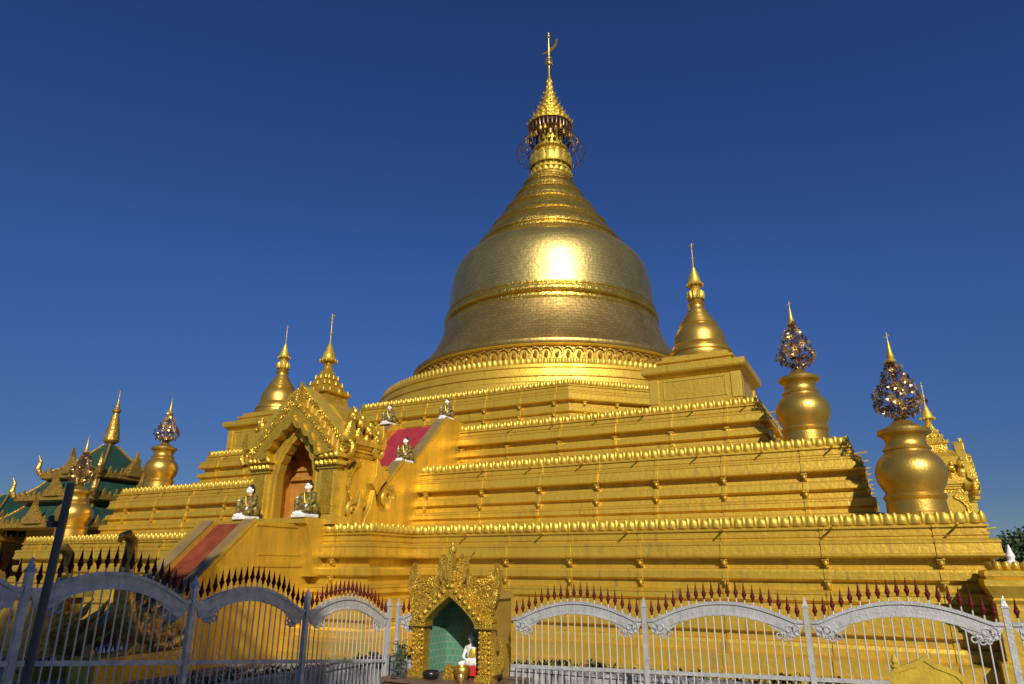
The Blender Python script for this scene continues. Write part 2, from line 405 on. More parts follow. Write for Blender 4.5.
for k in range(N):
    a = 2*pi*k/N; nn = Vector((cos(a), sin(a), 0)); t = Vector((-nn.y, nn.x, 0)); c = Vector(DC)+nn*10.80
    w = 2*pi*10.8/N
    pts = []
    for j in range(9):
        b = pi*j/8; pts.append((w*.36*cos(b), .22*sin(b)))
    for j in range(8):   # small arch over each niche
        x0, z0 = pts[j]; x1, z1 = pts[j+1]
        f_ = lambda x, z, s_, d: c + t*(x*s_) + nn*d + Vector((0, 0, 14.86+z*s_))
        pm.add([f_(x0, z0, 1, .10), f_(x1, z1, 1, .10), f_(x1, z1, 1.3, .10), f_(x0, z0, 1.3, .10), f_(x0, z0, 1, -.05), f_(x1, z1, 1, -.05), f_(x1, z1, 1.3, -.05), f_(x0, z0, 1.3, -.05)],
               [(0, 1, 2, 3), (0, 4, 5, 1), (3, 2, 6, 7)])
    p = c + t*(w*.5); pm.box((p.x, p.y, 14.72), (.12, .12, .75), atan2(nn.y, nn.x))
    pm.ball((c.x+nn.x*.02, c.y+nn.y*.02, 14.66), (.15, .15, .24), 6, 4)
pm.build('niche_band', M['gold_old'], pl, smooth=40)

# bell dome
bell = [(10.95, 15.42), (11.0, 15.55), (10.95, 15.72), (10.75, 15.82), (10.45, 16.0), (10.1, 16.4), (9.75, 16.9), (9.4, 17.5), (9.1, 18.1), (8.85, 18.8), (8.68, 19.4)]
band = [(8.68, 19.4), (8.66, 19.42), (8.70, 19.55), (8.64, 19.66), (8.50, 19.70), (8.46, 19.95), (8.60, 20.0), (8.70, 20.12), (8.72, 20.3), (8.64, 20.46), (8.52, 20.52), (8.48, 20.66), (8.54, 20.72), (8.54, 20.85), (8.40, 20.9)]
bell2 = [(8.40, 20.9), (8.34, 21.8), (8.30, 22.5), (8.22, 23.3), (8.08, 24.0), (7.88, 24.65), (7.58, 25.2), (7.2, 25.65), (6.75, 26.0), (6.2, 26.25)]
def cyl_uv(co):
    a = atan2(co.y-DC[1], co.x-DC[0]); 
    if a < 0: a += 2*pi
    return (a/(2*pi)*60, co.z)
cyl_uv.wrap = 60
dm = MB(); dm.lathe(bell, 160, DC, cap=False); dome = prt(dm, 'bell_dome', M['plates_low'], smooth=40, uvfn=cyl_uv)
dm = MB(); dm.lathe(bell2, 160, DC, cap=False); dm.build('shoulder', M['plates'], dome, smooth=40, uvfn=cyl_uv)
dm = MB(); dm.lathe(band, 160, DC, cap=False); dm.build('moulded_band', M['plates_cone'], dome, smooth=35, uvfn=cyl_uv)
# ringed cone
cone = [(6.2, 26.25), (6.32, 26.28), (6.38, 26.4), (6.30, 26.52), (6.05, 26.56), (5.98, 26.85), (6.02, 26.9), (6.1, 26.95), (6.12, 27.08), (6.02, 27.16), (5.95, 27.2), (5.92, 27.3)]
z = 27.78; rr = 5.75
zs = [27.3, 29.1, 30.8, 32.3, 33.4]
def conr(z): return 5.92 + (z-27.3)*(1.80-5.92)/(33.9-27.3) - .10*sin(pi*(z-27.3)/6.6)
for i in range(len(zs)-1):
    a, b = zs[i], zs[i+1]; h = b-a
    cone += [(conr(a)-.14, a+.03), (conr(a+.3*h)+.0, a+.3*h), (conr(b-.36*h)-.02, b-.40*h), (conr(b-.33*h)+.10, b-.36*h), (conr(b-.26*h)+.12, b-.28*h), (conr(b-.24*h)-.0, b-.25*h), (conr(b-.2*h)+.12, b-.21*h), (conr(b-.1*h)+.14, b-.10*h), (conr(b)-.0, b-.04*h)]
cone += [(2.05, 33.45), (2.1, 33.6), (1.95, 33.75), (1.8, 33.8)]
dm = MB(); dm.lathe(cone, 128, DC, cap=False); prt(dm, 'ringed_cone', M['plates_cone'], smooth=35, uvfn=cyl_uv)
# neck, lotus bulb
SC = (-.06, -.03, 0)
dm = MB(); dm.lathe([(1.8, 33.8), (1.85, 34.0), (1.65, 34.1), (1.6, 34.3), (1.85, 34.45), (1.8, 34.65), (1.55, 34.75), (1.6, 35.0), (1.82, 35.4), (1.85, 35.8), (1.72, 36.2), (1.45, 36.45), (1.4, 36.6), (1.6, 36.75), (1.55, 36.95), (1.25, 37.1), (1.2, 37.6), (1.0, 37.7), (1.0, 38.2)], 48, SC)
lot = prt(dm, 'lotus_bulb', M['gold_bright'], smooth=40)
pm = MB()
for (r, z0, h, N) in ((1.85, 33.95, .45, 22), (1.66, 34.45, .4, 22), (1.8, 35.0, 1.2, 16)):
    for k in range(N):
        a = 2*pi*k/N; nn = Vector((cos(a), sin(a), 0)); petal(pm, Vector(SC)+nn*r+Vector((0, 0, z0)), nn, 2*pi*r/N, h)
pm.build('petals', M['gold_bright'], lot, smooth=50)
# umbrella crown
cr = MB(); tiers = [(2.05, 38.5), (1.95, 39.35), (1.6, 39.95), (1.3, 40.5), (1.05, 41.0), (.82, 41.5), (.62, 42.1), (.45, 42.7), (.3, 43.4), (.2, 44.1)]
prof = []
for i, (r, z) in enumerate(tiers[1:]):
    nz = tiers[i+2][1] if i+2 < len(tiers) else 44.7
    prof += [(r+.06, z), (r+.08, z+.12), (r*.9, z+.2), (r*.84, nz-.06)]
prof += [(.12, 44.75), (.2, 44.85), (.08, 45.05), (.06, 46.0)]
cr.lathe(prof, 32, SC)
crown = prt(cr, 'umbrella_crown', M['gold_bright'], smooth=35)
pm = MB()
for (r, z) in tiers[1:]:
    N = max(8, int(r*13))
    for k in range(N):
        a = 2*pi*(k+.5*(z > 40))/N; nn = Vector((cos(a), sin(a), 0)); petal(pm, Vector(SC)+nn*(r+.02)+Vector((0, 0, z+.02)), nn, 2*pi*r/N, .36)
    if r > .4:
        N2 = max(5, int(r*5))
        for k in range(N2):
            a = 2*pi*k/N2+.2; p = Vector(SC)+Vector((cos(a)*(r+.12), sin(a)*(r+.12), z+.3)); pm.ball(p, (.06, .06, .09), 6, 4)
            pm.tube([p, p+Vector((cos(a)*.08, sin(a)*.08, .3))], [.03, .005], 5)
pm.build('flame_trim', M['gold_carved'], crown, smooth=50)
pm = MB()
for k in range(30):
    a = 2*pi*k/30; nn = Vector((cos(a), sin(a), 0)); petal(pm, Vector(SC)+nn*1.85+Vector((0, 0, 38.5)), nn, .26, .9)
    p = Vector(SC)+nn*1.85+Vector((0, 0, 38.1)); pm.ball(p, (.1, .1, .3), 6, 5)
pm.lathe([(1.3, 39.1), (1.8, 39.15), (1.85, 39.35)], 30, SC, cap=False)
pm.build('purple_skirt', M['purple'], crown, smooth=50)
pm = MB()
for k in range(26):
    a = 2*pi*(k+.3)/26; nn = Vector((cos(a), sin(a), 0)); petal(pm, Vector(SC)+nn*(1.95+.1*sin(k*2.3))+Vector((0, 0, 37.75+.25*sin(k*1.7))), nn, .3, .6)
    p = Vector(SC)+nn*2.1+Vector((0, 0, 37.3+.3*sin(k*2.9))); pm.ball(p, (.07, .07, .2), 6, 5)
pm.build('hanging_leaves', M['gold_old'], crown, smooth=50)
pm = MB()
N = 26
ring = [Vector(SC)+Vector((2.55*cos(2*pi*k/60), 2.55*sin(2*pi*k/60), 37.6)) for k in range(61)]
pm.tube(ring, .035, 5)
ring = [Vector(SC)+Vector((3.05*cos(2*pi*k/60), 3.05*sin(2*pi*k/60), 36.7)) for k in range(61)]
pm.tube(ring, .03, 5)
for k in range(N):
    a = 2*pi*k/N; d = Vector((cos(a), sin(a), 0)); c = Vector(SC)
    pm.tube([c+d*1.9+Vector((0, 0, 38.5)), c+d*2.55+Vector((0, 0, 37.6)), c+d*3.05+Vector((0, 0, 36.7)), c+d*2.6+Vector((0, 0, 35.9)), c+d*1.8+Vector((0, 0, 35.5))], .014, 4)
    pm.ball(c+d*2.58+Vector((0, 0, 37.35)), (.08, .08, .14), 6, 4); pm.ball(c+d*3.05+Vector((0, 0, 36.5)), (.06, .06, .1), 6, 4)
pm.build('bell_hoop', M['wire'], crown, smooth=50)
pm = MB(); pm.tube([(SC[0], SC[1], 45.9), (SC[0], SC[1], 50.0)], [.05, .03], 6)
pm.ball((SC[0], SC[1], 46.5), (.22, .22, .32)); pm.ball((SC[0], SC[1], 47.1), (.14, .14, .25)); pm.ball((SC[0], SC[1], 49.6), (.16, .16, .22))
pm.tube([(SC[0]-.28, SC[1]-.1, 46.3), (SC[0]-.22, SC[1]-.1, 47.2)], .04, 5); pm.tube([(SC[0]+.28, SC[1]+.1, 46.3), (SC[0]+.22, SC[1]+.1, 47.2)], .04, 5)
pm.extrude([(-.75, 47.85), (-.35, 47.95), (0, 48.15), (.35, 48.3), (.6, 48.5), (.65, 48.95), (.85, 49.05), (.8, 48.4), (.5, 47.95), (.1, 47.75), (-.4, 47.7)], -.03, .03)
pm.build('weather_vane', M['gold_urn'], crown, smooth=40)

# ---- staircases (centre of the front and east sides)
def slab_pts(segs):    # closed outline in y,z from the top line down to the base
    return segs
def staircase(rz, lab):
    root = MB()
    # upper flight masonry: two cheeks, stepped between
    def prof_cheek(dz=0.):
        return [(-17.2, 8.95+dz), (-18.75, 8.95+dz), (-21.55, 6.22+dz), (-22.35, 6.22+dz), (-25.2, 3.5+dz), (-25.2, 2.9), (-17.2, 2.9)]
    for s in (-1, 1):
        root.extrude(prof_cheek(), s*1.48, s*2.2, 'x')
    # inner steps
    n = 30; st = [(-17.3, 8.7)]
    y0, z0, y1, z1 = -18.4, 8.7, -21.5, 5.95
    for i in range(n):
        ya = y0+(y1-y0)*i/n; zb = z0+(z1-z0)*(i+1)/n
        st += [(ya, zb)] if i == 0 and False else [(ya, z0+(z1-z0)*i/n), (ya, zb)]
    st += [(-22.3, 5.95)]
    for i in range(26):
        ya = -22.3-2.6*i/26; zb = 5.95-2.85*(i+1)/26
        st += [(ya, zb), (ya-.1, zb)]
    st += [(-24.95, 2.9), (-17.3, 2.9)]
    root.extrude(st, -1.48, 1.48, 'x')
    # lower flight
    c = 1.42; inn = .80
    low = [(-26.6, 3.12), (-30.16, 3.12), (-34.9, -1.41), (-35.0, -1.6), (-26.6, -1.6)]
    for s in (-1, 1): root.extrude(low, s*inn, s*c, 'x')
    st = [(-26.6, 3.05), (-30.0, 3.05)]
    n = 60
    for i in range(n):
        ya = -30.0-4.5*i/n; za = 3.05-4.25*i/n; zb = 3.05-4.25*(i+1)/n
        st += [(ya, zb), (ya-4.5/n, zb)]
    st += [(-34.5, -1.6), (-26.6, -1.6)]
    root.extrude(st, -inn, inn, 'x')
    # panel mouldings on the outer faces of the lower flight
    for s in (-1, 1):
        for (ya, yb, za, zb, t) in ((-29.9, -27.25, 1.95, 2.02, .03), (-30.05, -27.25, 1.55, 1.68, .05)):
            root.box2((s*(c-.02), ya, za), (s*(c+t), yb, zb))
        root.box2((s*(c-.02), -30.1, 2.98), (s*(c+.05), -27.25, 3.09))
    # threshold slab the door guardians sit on
    root.extrude([(-26.85, 3.36), (-28.25, 3.36), (-28.25, 3.16), (-28.1, 3.10), (-27.95, 2.7), (-27.75, 2.2), (-27.6, 1.2), (-26.85, 1.2)], -1.98, 1.98, 'x')
    S_ = prt(root, 'staircase', M['gold'], smooth=20)
    if lab: S_['label'] = lab
    S_.rotation_euler = (0, 0, rz)
    # coping slabs (own look: dull brown tile)
    for s in (-1, 1):
        t = .07
        def cop(pts, x0, x1):
            q = MB(); A = [(y, z+.003) for y, z in pts]; B = [(y, z+t) for y, z in pts]
            q.band(A, B, x0, x1, 'x'); q.build('coping', M['slab'], S_, smooth=0)
        cop([(-18.75, 8.96), (-21.5, 6.28)], s*1.46, s*2.06); cop([(-22.35, 6.24), (-25.1, 3.62)], s*1.46, s*2.06)
        cop([(-30.16, 3.13), (-34.5, -1.02)], s*(inn-.01), s*(c-.12))
        for pts, x1 in (([(-18.8, 8.96), (-21.5, 6.3)], 2.06), ([(-22.4, 6.24), (-25.1, 3.62)], 2.06), ([(-30.16, 3.13), (-34.5, -1.0)], c-.12)):
            q = MB(); A = [(y, z) for y, z in pts]; B = [(y, z+.10) for y, z in pts]; q.band(A, B, s*x1, s*(x1+.16), 'x'); q.build('coping_edge', M['gold'], S_, smooth=0)
    # carpet lying on the steps
    q = MB(); n = 30; vs = []
    for i in range(n):
        ya = y0+(y1-y0)*i/n-.012; yb = y0+(y1-y0)*(i+1)/n-.012; zb = z0+(z1-z0)*(i+1)/n+.012; za = z0+(z1-z0)*i/n+.012
        q.add([(-1.44, ya, za), (1.44, ya, za), (1.44, ya, zb), (-1.44, ya, zb), (-1.44, yb, zb), (1.44, yb, zb)], [(0, 1, 2, 3), (3, 2, 5, 4)])
    cobj = q.build('carpet', M['carpet'], S_, smooth=0); cobj['label'] = 'crimson carpet on the upper steps'
    q = MB(); n = 60
    for i in range(n):
        ya = -30.0-4.5*i/n-.012; yb = -30.0-4.5*(i+1)/n-.012; za = 3.05-4.25*i/n+.012; zb = 3.05-4.25*(i+1)/n+.012
        q.add([(-.78, ya, za), (.78, ya, za), (.78, ya, zb), (-.78, ya, zb), (-.78, yb, zb), (.78, yb, zb)], [(0, 1, 2, 3), (3, 2, 5, 4)])
    cobj = q.build('carpet', M['carpet_low'], S_, smooth=0); cobj['label'] = 'orange-red covering on the lower steps'
    return S_
staircase(0, 'front staircase')

# ------------------------------------------------------------------ gateways
def hti(mb, c, r, z, h, tip):
    """small umbrella finial: flared rim, cone, rod"""
    x, y = c
    mb.lathe([(r*.5, z-.25*r), (r*.95, z-.1*r), (r, z), (r*.92, z+.12*r), (r*.72, z+.3*h), (r*.74, z+.33*h), (r*.5, z+.55*h), (r*.52, z+.58*h), (r*.28, z+.8*h), (r*.3, z+.83*h), (r*.1, z+h), (.025, z+h+.02), (.018, tip)], 16, (x, y, 0))
    for k in range(12):
        a = 2*pi*k/12; mb.ball((x+cos(a)*r*1.05, y+sin(a)*r*1.05, z-.1*r), (r*.1, r*.1, r*.22), 5, 4)
    mb.ball((x, y, z+h+(tip-z-h)*.35), (.06, .06, .12), 6, 4); mb.ball((x, y, z+h+(tip-z-h)*.8), (.05, .05, .09), 6, 4)
    mb.tube([(x-.12, y, tip-.15), (x+.13, y, tip-.1)], [.02, .035], 5)

def flame(mb, p, ang, L, w, th, axis='y', bend=.25):
    """leaf-shaped upturned flame in the xz (axis y) or yz plane"""
    pts = []
    for i in range(9):
        t = i/8; pts.append((w*sin(pi*min(1, t*1.0))**.8*(1-t*.55)*.5, t*L))
    out = [(x, z) for x, z in pts] + [(-x, z) for x, z in reversed(pts[1:-1])]
    res = []
    for x, z in out:
        x += bend*L*(z/L)**2
        res.append((p[0]+x*cos(ang)-z*sin(ang), p[2]+x*sin(ang)+z*cos(ang)) if axis == 'y' else (p[1]+x*cos(ang)-z*sin(ang), p[2]+x*sin(ang)+z*cos(ang)))
    d = p[1] if axis == 'y' else p[0]
    mb.extrude(res, d-th/2, d+th/2, axis)

def curl(mb, c, r, s=1, th=.02, axis='y', turns=1.35, ph=0.):
    P = []
    for k in range(13):
        t = k/12; a = ph + s*2*pi*turns*t; rr_ = r*(1-.8*t)
        P.append((c[0]+rr_*cos(a), c[1], c[2]+rr_*sin(a)) if axis == 'y' else (c[0], c[1]+rr_*cos(a), c[2]+rr_*sin(a)))
    mb.tube(P, [th*(1-.3*k/12) for k in range(13)], 5)
def gateway(name, loc, rz, label):
    T = thing(name, loc, label, 'gateway', 'gateways over the stairs', rz)
    # body box with open front and interior; local z 0 is the landing (world 3.15)
    b = MB()
    z0 = .0
    b.box2((-2.6, .25, 0), (-1.5, 2.1, 3.1)); b.box2((1.5, .25, 0), (2.6, 2.1, 3.1)); 
    for s in (-1, 1): b.box2((s*1.45, .2, 3.1), (s*2.75, 2.2, 3.22)); b.box2((s*1.47, .25, 2.95), (s*2.68, 2.15, 3.1)); b.box2((s*1.44, .15, 3.22), (s*2.85, 2.25, 3.42))
    b.box2((-2.68, .2, 0), (-1.5, 2.15, .3)); b.box2((1.5, .2, 0), (2.68, 2.15, .3))
    # stepped roof masses
    b.extrude([(-2.7, 3.42), (-1.43, 3.42), (-1.43, 3.9), (1.43, 3.9), (1.43, 3.42), (2.7, 3.42), (2.3, 4.1), (1.6, 4.9), (.75, 5.3), (-.75, 5.3), (-1.6, 4.9), (-2.3, 4.1)], .25, 2.1)
    b.build('body', M['gold'], T, smooth=20)
    # doorway reveal and inner wall
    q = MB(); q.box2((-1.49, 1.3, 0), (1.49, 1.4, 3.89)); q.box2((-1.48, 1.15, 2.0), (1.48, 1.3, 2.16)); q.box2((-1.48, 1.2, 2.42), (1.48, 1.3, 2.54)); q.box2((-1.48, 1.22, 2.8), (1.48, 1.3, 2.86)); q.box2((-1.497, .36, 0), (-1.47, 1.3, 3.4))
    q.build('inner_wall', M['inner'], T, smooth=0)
    # door arch wall: opening outline vs outer
    def ogee(hw, zs, za, n=24, cusp=0, nc=4):
        P = []
        for i in range(n+1):
            t = i/n                         # 0 at spring, 1 at apex
            x = hw*(1-t**1.55); z = zs+(za-zs)*(t**.92)
            if cusp:
                k = abs(sin(t*nc*pi)); dx, dz = .55, .83
                x += cusp*(k)*dx; z += cusp*(k)*dz
            P.append((x, z))
        return P
    op = ogee(1.0, 2.15, 3.75, cusp=-.07, nc=4); opening = [(-1.0, 0.0)] + [(-x, z) for x, z in op] + [(x, z) for x, z in reversed(op)][1:] + [(1.0, 0)]
    ou = ogee(1.7, 2.9, 4.9); outer = [(-1.5, 0.0)] + [(-x, z) for x, z in ou] + [(x, z) for x, z in reversed(ou)][1:] + [(1.5, 0)]
    q = MB(); q.band(outer, opening, -.04, .35); 
    op2 = ogee(1.12, 2.1, 3.95); ln = [(-1.12, 0)]+[(-x, z) for x, z in op2]+[(x, z) for x, z in reversed(op2)][1:]+[(1.12, 0)]
    op3 = ogee(1.2, 2.15, 4.08); ln2 = [(-1.2, 0)]+[(-x, z) for x, z in op3]+[(x, z) for x, z in reversed(op3)][1:]+[(1.2, 0)]
    q.band(ln2, ln, -.09, -.04)
    q.build('door_arch', M['gold'], T, smooth=25)
    # scalloped hood
    n = 60
    ic = ogee(1.50, 2.72, 4.28, n, -.13, 4); oc_ = ogee(2.15, 2.85, 5.15, n, .07, 7)
    inner = [(-x, z) for x, z in ic]+[(x, z) for x, z in reversed(ic)][1:]
    outr = [(-x, z) for x, z in oc_]+[(x, z) for x, z in reversed(oc_)][1:]
    q = MB(); q.band(outr, inner, -.42, -.05)
    oc2 = ogee(1.72, 2.78, 4.55, n, -.13, 4); mid = [(-x, z) for x, z in oc2]+[(x, z) for x, z in reversed(oc2)][1:]
    q.band(mid, inner, -.50, -.42)
    q.build('scalloped_hood', M['gold_carved'], T, smooth=40)
    # gable face with upright tongues
    gb = [(2.75, 2.85), (3.05, 3.2), (2.5, 3.55), (2.15, 4.2), (1.6, 4.75), (1.05, 5.25), (.6, 5.6), (.3, 5.8), (0, 5.9)]
    outl = [(-x, z) for x, z in gb] + [(x, z) for x, z in reversed(gb)][1:]
    low = [(2.2, 2.75), (2.05, 2.9), (1.9, 3.2), (1.6, 3.7), (1.2, 4.2), (.8, 4.6), (.45, 4.85), (.2, 5.0), (0, 5.05)]
    lo = [(-x, z) for x, z in low] + [(x, z) for x, z in reversed(low)][1:]
    q = MB(); q.band(outl, lo, -.12, .3)
    for k in range(-9, 10):
        x = k*.26; ax_ = abs(x)
        zt = 5.78 - ax_*1.02; zb = zt - (.95 + .03*ax_)
        if ax_ < .3: continue
        q.tube([(x, -.10, zb), (x, -.17, zb+.2), (x, -.19, zt-.25), (x, -.13, zt)], [.05, .085, .075, .035], 8)
    q.build('gable', M['gold_bright'], T, smooth=40)
    q = MB()
    for s in (-1, 1):
        for i in range(19):
            t = i/18; x = s*(2.8-2.6*t); zz = 3.1 + 2.6*t**.95
            curl(q, (x*.985, -.16, zz-.06), .10, s, .034, ph=i)
        for i in range(22):
            t = i/21; x = s*(2.25-2.1*t); zz = 2.92+2.08*t**.85
            curl(q, (x, -.44, zz), .085, s*(1 if i % 2 else -1), .028, ph=i)
        # curled end scroll
        cx, cz = s*2.75, 3.0
        pts = [(cx+s*.38*cos(a)*(1-.1*a), -.15, cz+.38*sin(a)*(1-.1*a)) for a in [k*.5-1.2 for k in range(12)]]
        q.tube(pts, [.13-.008*k for k in range(12)], 8)
        flame(q, (s*3.0, -.15, 3.2), -s*.35, .8, .3, .14, 'y', -.35*s)
    # central panel figure of carved leaves
    q.extrude([(-.3, 4.9), (.3, 4.9), (.36, 5.3), (.24, 5.65), (0, 5.95), (-.24, 5.65), (-.36, 5.3)], -.2, .0)
    for i in range(8):
        for s in (-1, 1): curl(q, (s*.15*(1-i/12), -.22, 4.95+i*.115), .09, s, .03)
    flame(q, (0, -.1, 5.8), 0, .28, .22, .16, 'y', 0)
    # side eave bulb finials
    for s in (-1, 1):
        for (y, zz) in ((.3, 4.45), (.8, 4.22), (1.35, 4.0), (1.9, 3.75)):
            q.tube([(s*2.35, y, zz-.85), (s*2.5, y, zz-.5), (s*2.6, y, zz-.25)], [.3, .24, .12], 8)
            q.ball((s*2.62, y, zz-.08), (.22, .2, .26), 10, 7); q.ball((s*2.75, y-.05, zz+.12), (.13, .12, .17), 8, 6); q.tube([(s*2.72, y, zz+.1), (s*2.6, y, zz+.38)], [.1, .02], 6)
            q.ball((s*2.82, y-.12, zz-.22), (.1, .1, .12), 7, 5)
    q.build('carved_flames', M['gold_carved'], T, smooth=45)
    # pillars with capitals
    for s in (-1, 1):
        q = MB()
        q.box2((s*1.3, -.2, 0), (s*2.45, .4, .32)); q.box2((s*1.42, -.12, .32), (s*2.35, .4, 2.25))
        for (x0, x1, za, zb, y) in ((1.34, 2.44, 2.22, 2.34, -.2), (1.24, 2.56, 2.34, 2.50, -.3), (1.3, 2.48, 2.5, 2.62, -.24), (1.2, 2.66, 2.62, 2.8, -.36)):
            q.box2((s*x0, y, za), (s*x1, .42, zb))
        P_ = q.build('pillar', M['gold_bright'], T, smooth=20)
        q = MB(); q.box2((s*1.6, -.16, .42), (s*2.2, -.10, 2.15))
        for k in range(5): petal(q, (s*(1.38+.24*k+.0), -.28, 2.34), Vector((0, -1, 0)), .24, .2)
        for k in range(5): petal(q, (s*(1.36+.26*k), -.34, 2.62), Vector((0, -1, 0)), .26, .22)
        q.build('carved_panel', M['gold_carved'], P_, smooth=40)
    # side panels with medallion ring
    for s in (-1, 1):
        q = MB(); x = 2.6
        for (ya, yb, za, zb) in ((.35, 2.05, 2.75, 2.9), (.35, 2.05, .42, .55)):
            q.box2((s*(x-.01), ya, za), (s*(x+.06), yb, zb))
        cy, cz, rad = 1.0, 1.65, .82
        A = [(cy+rad*cos(a), cz+rad*sin(a)*1.15) for a in [pi*.55+k*pi*1.1/28 for k in range(29)]]
        B = [(cy+rad*(.74+.1*abs(k-14)/14)*cos(a), cz+rad*(.74+.1*abs(k-14)/14)*sin(a)*1.15) for k, a in [(k, pi*.55+k*pi*1.1/28) for k in range(29)]]
        q.band(A, B, s*(x-.01), s*(x+.12), 'x')
        for i, (yy, zz) in enumerate(A): curl(q, (s*(x+.12), yy*.97+.03*cy, zz*.97+.03*cz), .06, 1, .022, 'x', ph=i)
        q.build('side_medallion', M['gold_carved'], T, smooth=40)
        # big horned volutes standing behind
        q = MB()
        q.extrude([(.95, 0), (1.1, .35), (1.35, .75), (1.55, 1.45), (1.75, .85), (2.05, .6), (2.4, .62), (2.6, .85), (2.7, 1.25), (3.0, 1.15), (3.15, .6), (3.1, 0)], s*2.75, s*3.0, 'x')
        q.extrude([(1.6, 1.75), (1.85, 2.1), (1.85, 2.95), (2.2, 2.45), (2.85, 2.25), (2.5, 1.95), (2.2, 1.6), (2.0, 1.3), (1.85, 1.5)], s*2.55, s*2.8, 'x')
        q.extrude([(.1, 0), (.3, .3), (.55, .42), (.72, .75), (.8, 1.4), (1.0, .9), (1.02, .5), (.93, 0)], s*2.68, s*2.9, 'x')
        v3 = [(2.1, 3.0), (2.5, 3.1), (2.7, 3.5), (2.62, 4.0), (2.4, 4.35), (2.42, 3.9), (2.3, 3.6), (2.1, 3.5)]
        q.extrude(v3, s*2.25, s*2.6, 'x')
        for (yy, zz, rr_, tt_, dd_) in ((2.0, 3.15, .42, .15, 1), (2.75, 1.25, .5, .16, -1), (.55, .55, .36, .12, 1), (2.5, 2.2, .3, .11, 1)):
            P = []
            for k in range(17):
                t_ = k/16; a_ = 1.2+dd_*2*pi*1.4*t_; r_ = rr_*(1-.78*t_); P.append((s*(2.72+.02*k/16), yy+r_*cos(a_), zz+r_*sin(a_)))
            q.tube(P, [tt_*(1-.45*k/16) for k in range(17)], 8)
        vo = q.build('volute', M['gold'], T, smooth=35)
        bv = vo.modifiers.new('b', 'BEVEL'); bv.width = .06; bv.segments = 2
    # pinnacle
    q = MB(); cx, cy = 0, 1.35
    def sqr(h, z): return [(cx-h, cy-h, z), (cx+h, cy-h, z), (cx+h, cy+h, z), (cx-h, cy+h, z)]
    lv = [(1.0, 5.0), (1.0, 5.3), (.86, 5.35), (.82, 5.7), (.95, 5.75), (.98, 5.85), (.72, 6.05), (.62, 6.15), (.66, 6.2), (.5, 6.4), (.44, 6.45), (.47, 6.52), (.32, 6.7), (.27, 6.85), (.2, 6.95)]
    o = len(q.v)
    lv = [(h*.84, zz) for h, zz in lv]
    for h, zz in lv: q.v += sqr(h, zz)
    for j in range(len(lv)-1):
        for k in range(4): q.f.append((o+j*4+k, o+j*4+(k+1) % 4, o+j*4+4+(k+1) % 4, o+j*4+4+k))
    q.lathe([(.2, 6.9), (.24, 7.0), (.16, 7.1), (.2, 7.25), (.15, 7.35), (.15, 7.45)], 16, (cx, cy, 0))
    P_ = q.build('pinnacle', M['gold_carved'], T, smooth=20)
    q = MB()
    for (h, zz) in ((.80, 5.8), (.57, 6.18), (.40, 6.5)):
        for k in range(4):
            a = k*pi/2
            for j in (-1, 0, 1):
                xx = cx + (h*cos(a) - j*h*.75*sin(a)); yy = cy + (h*sin(a) + j*h*.75*cos(a))
                q.tube([(xx, yy, zz), (xx, yy, zz+.08), (xx*.97+cx*.03, yy*.97+cy*.03, zz+.2)], [.04, .04, .01], 6)
    hti(q, (cx, cy), .38, 7.42, .85, 9.72)
    q.build('umbrella_finial', M['gold_bright'], P_, smooth=40)
    return T
gateway('stair_gateway', (0, -27.0, 3.15), 0, 'ornate gold gateway with pointed arched door at the top of the left stairs')
g_ = gateway('stair_gateway', (26.3, 0, 2.9), pi/2, 'gold gateway mostly hidden behind the rightmost urn, only its finial and scrolls showing'); g_.scale = (.74, 1, 1)

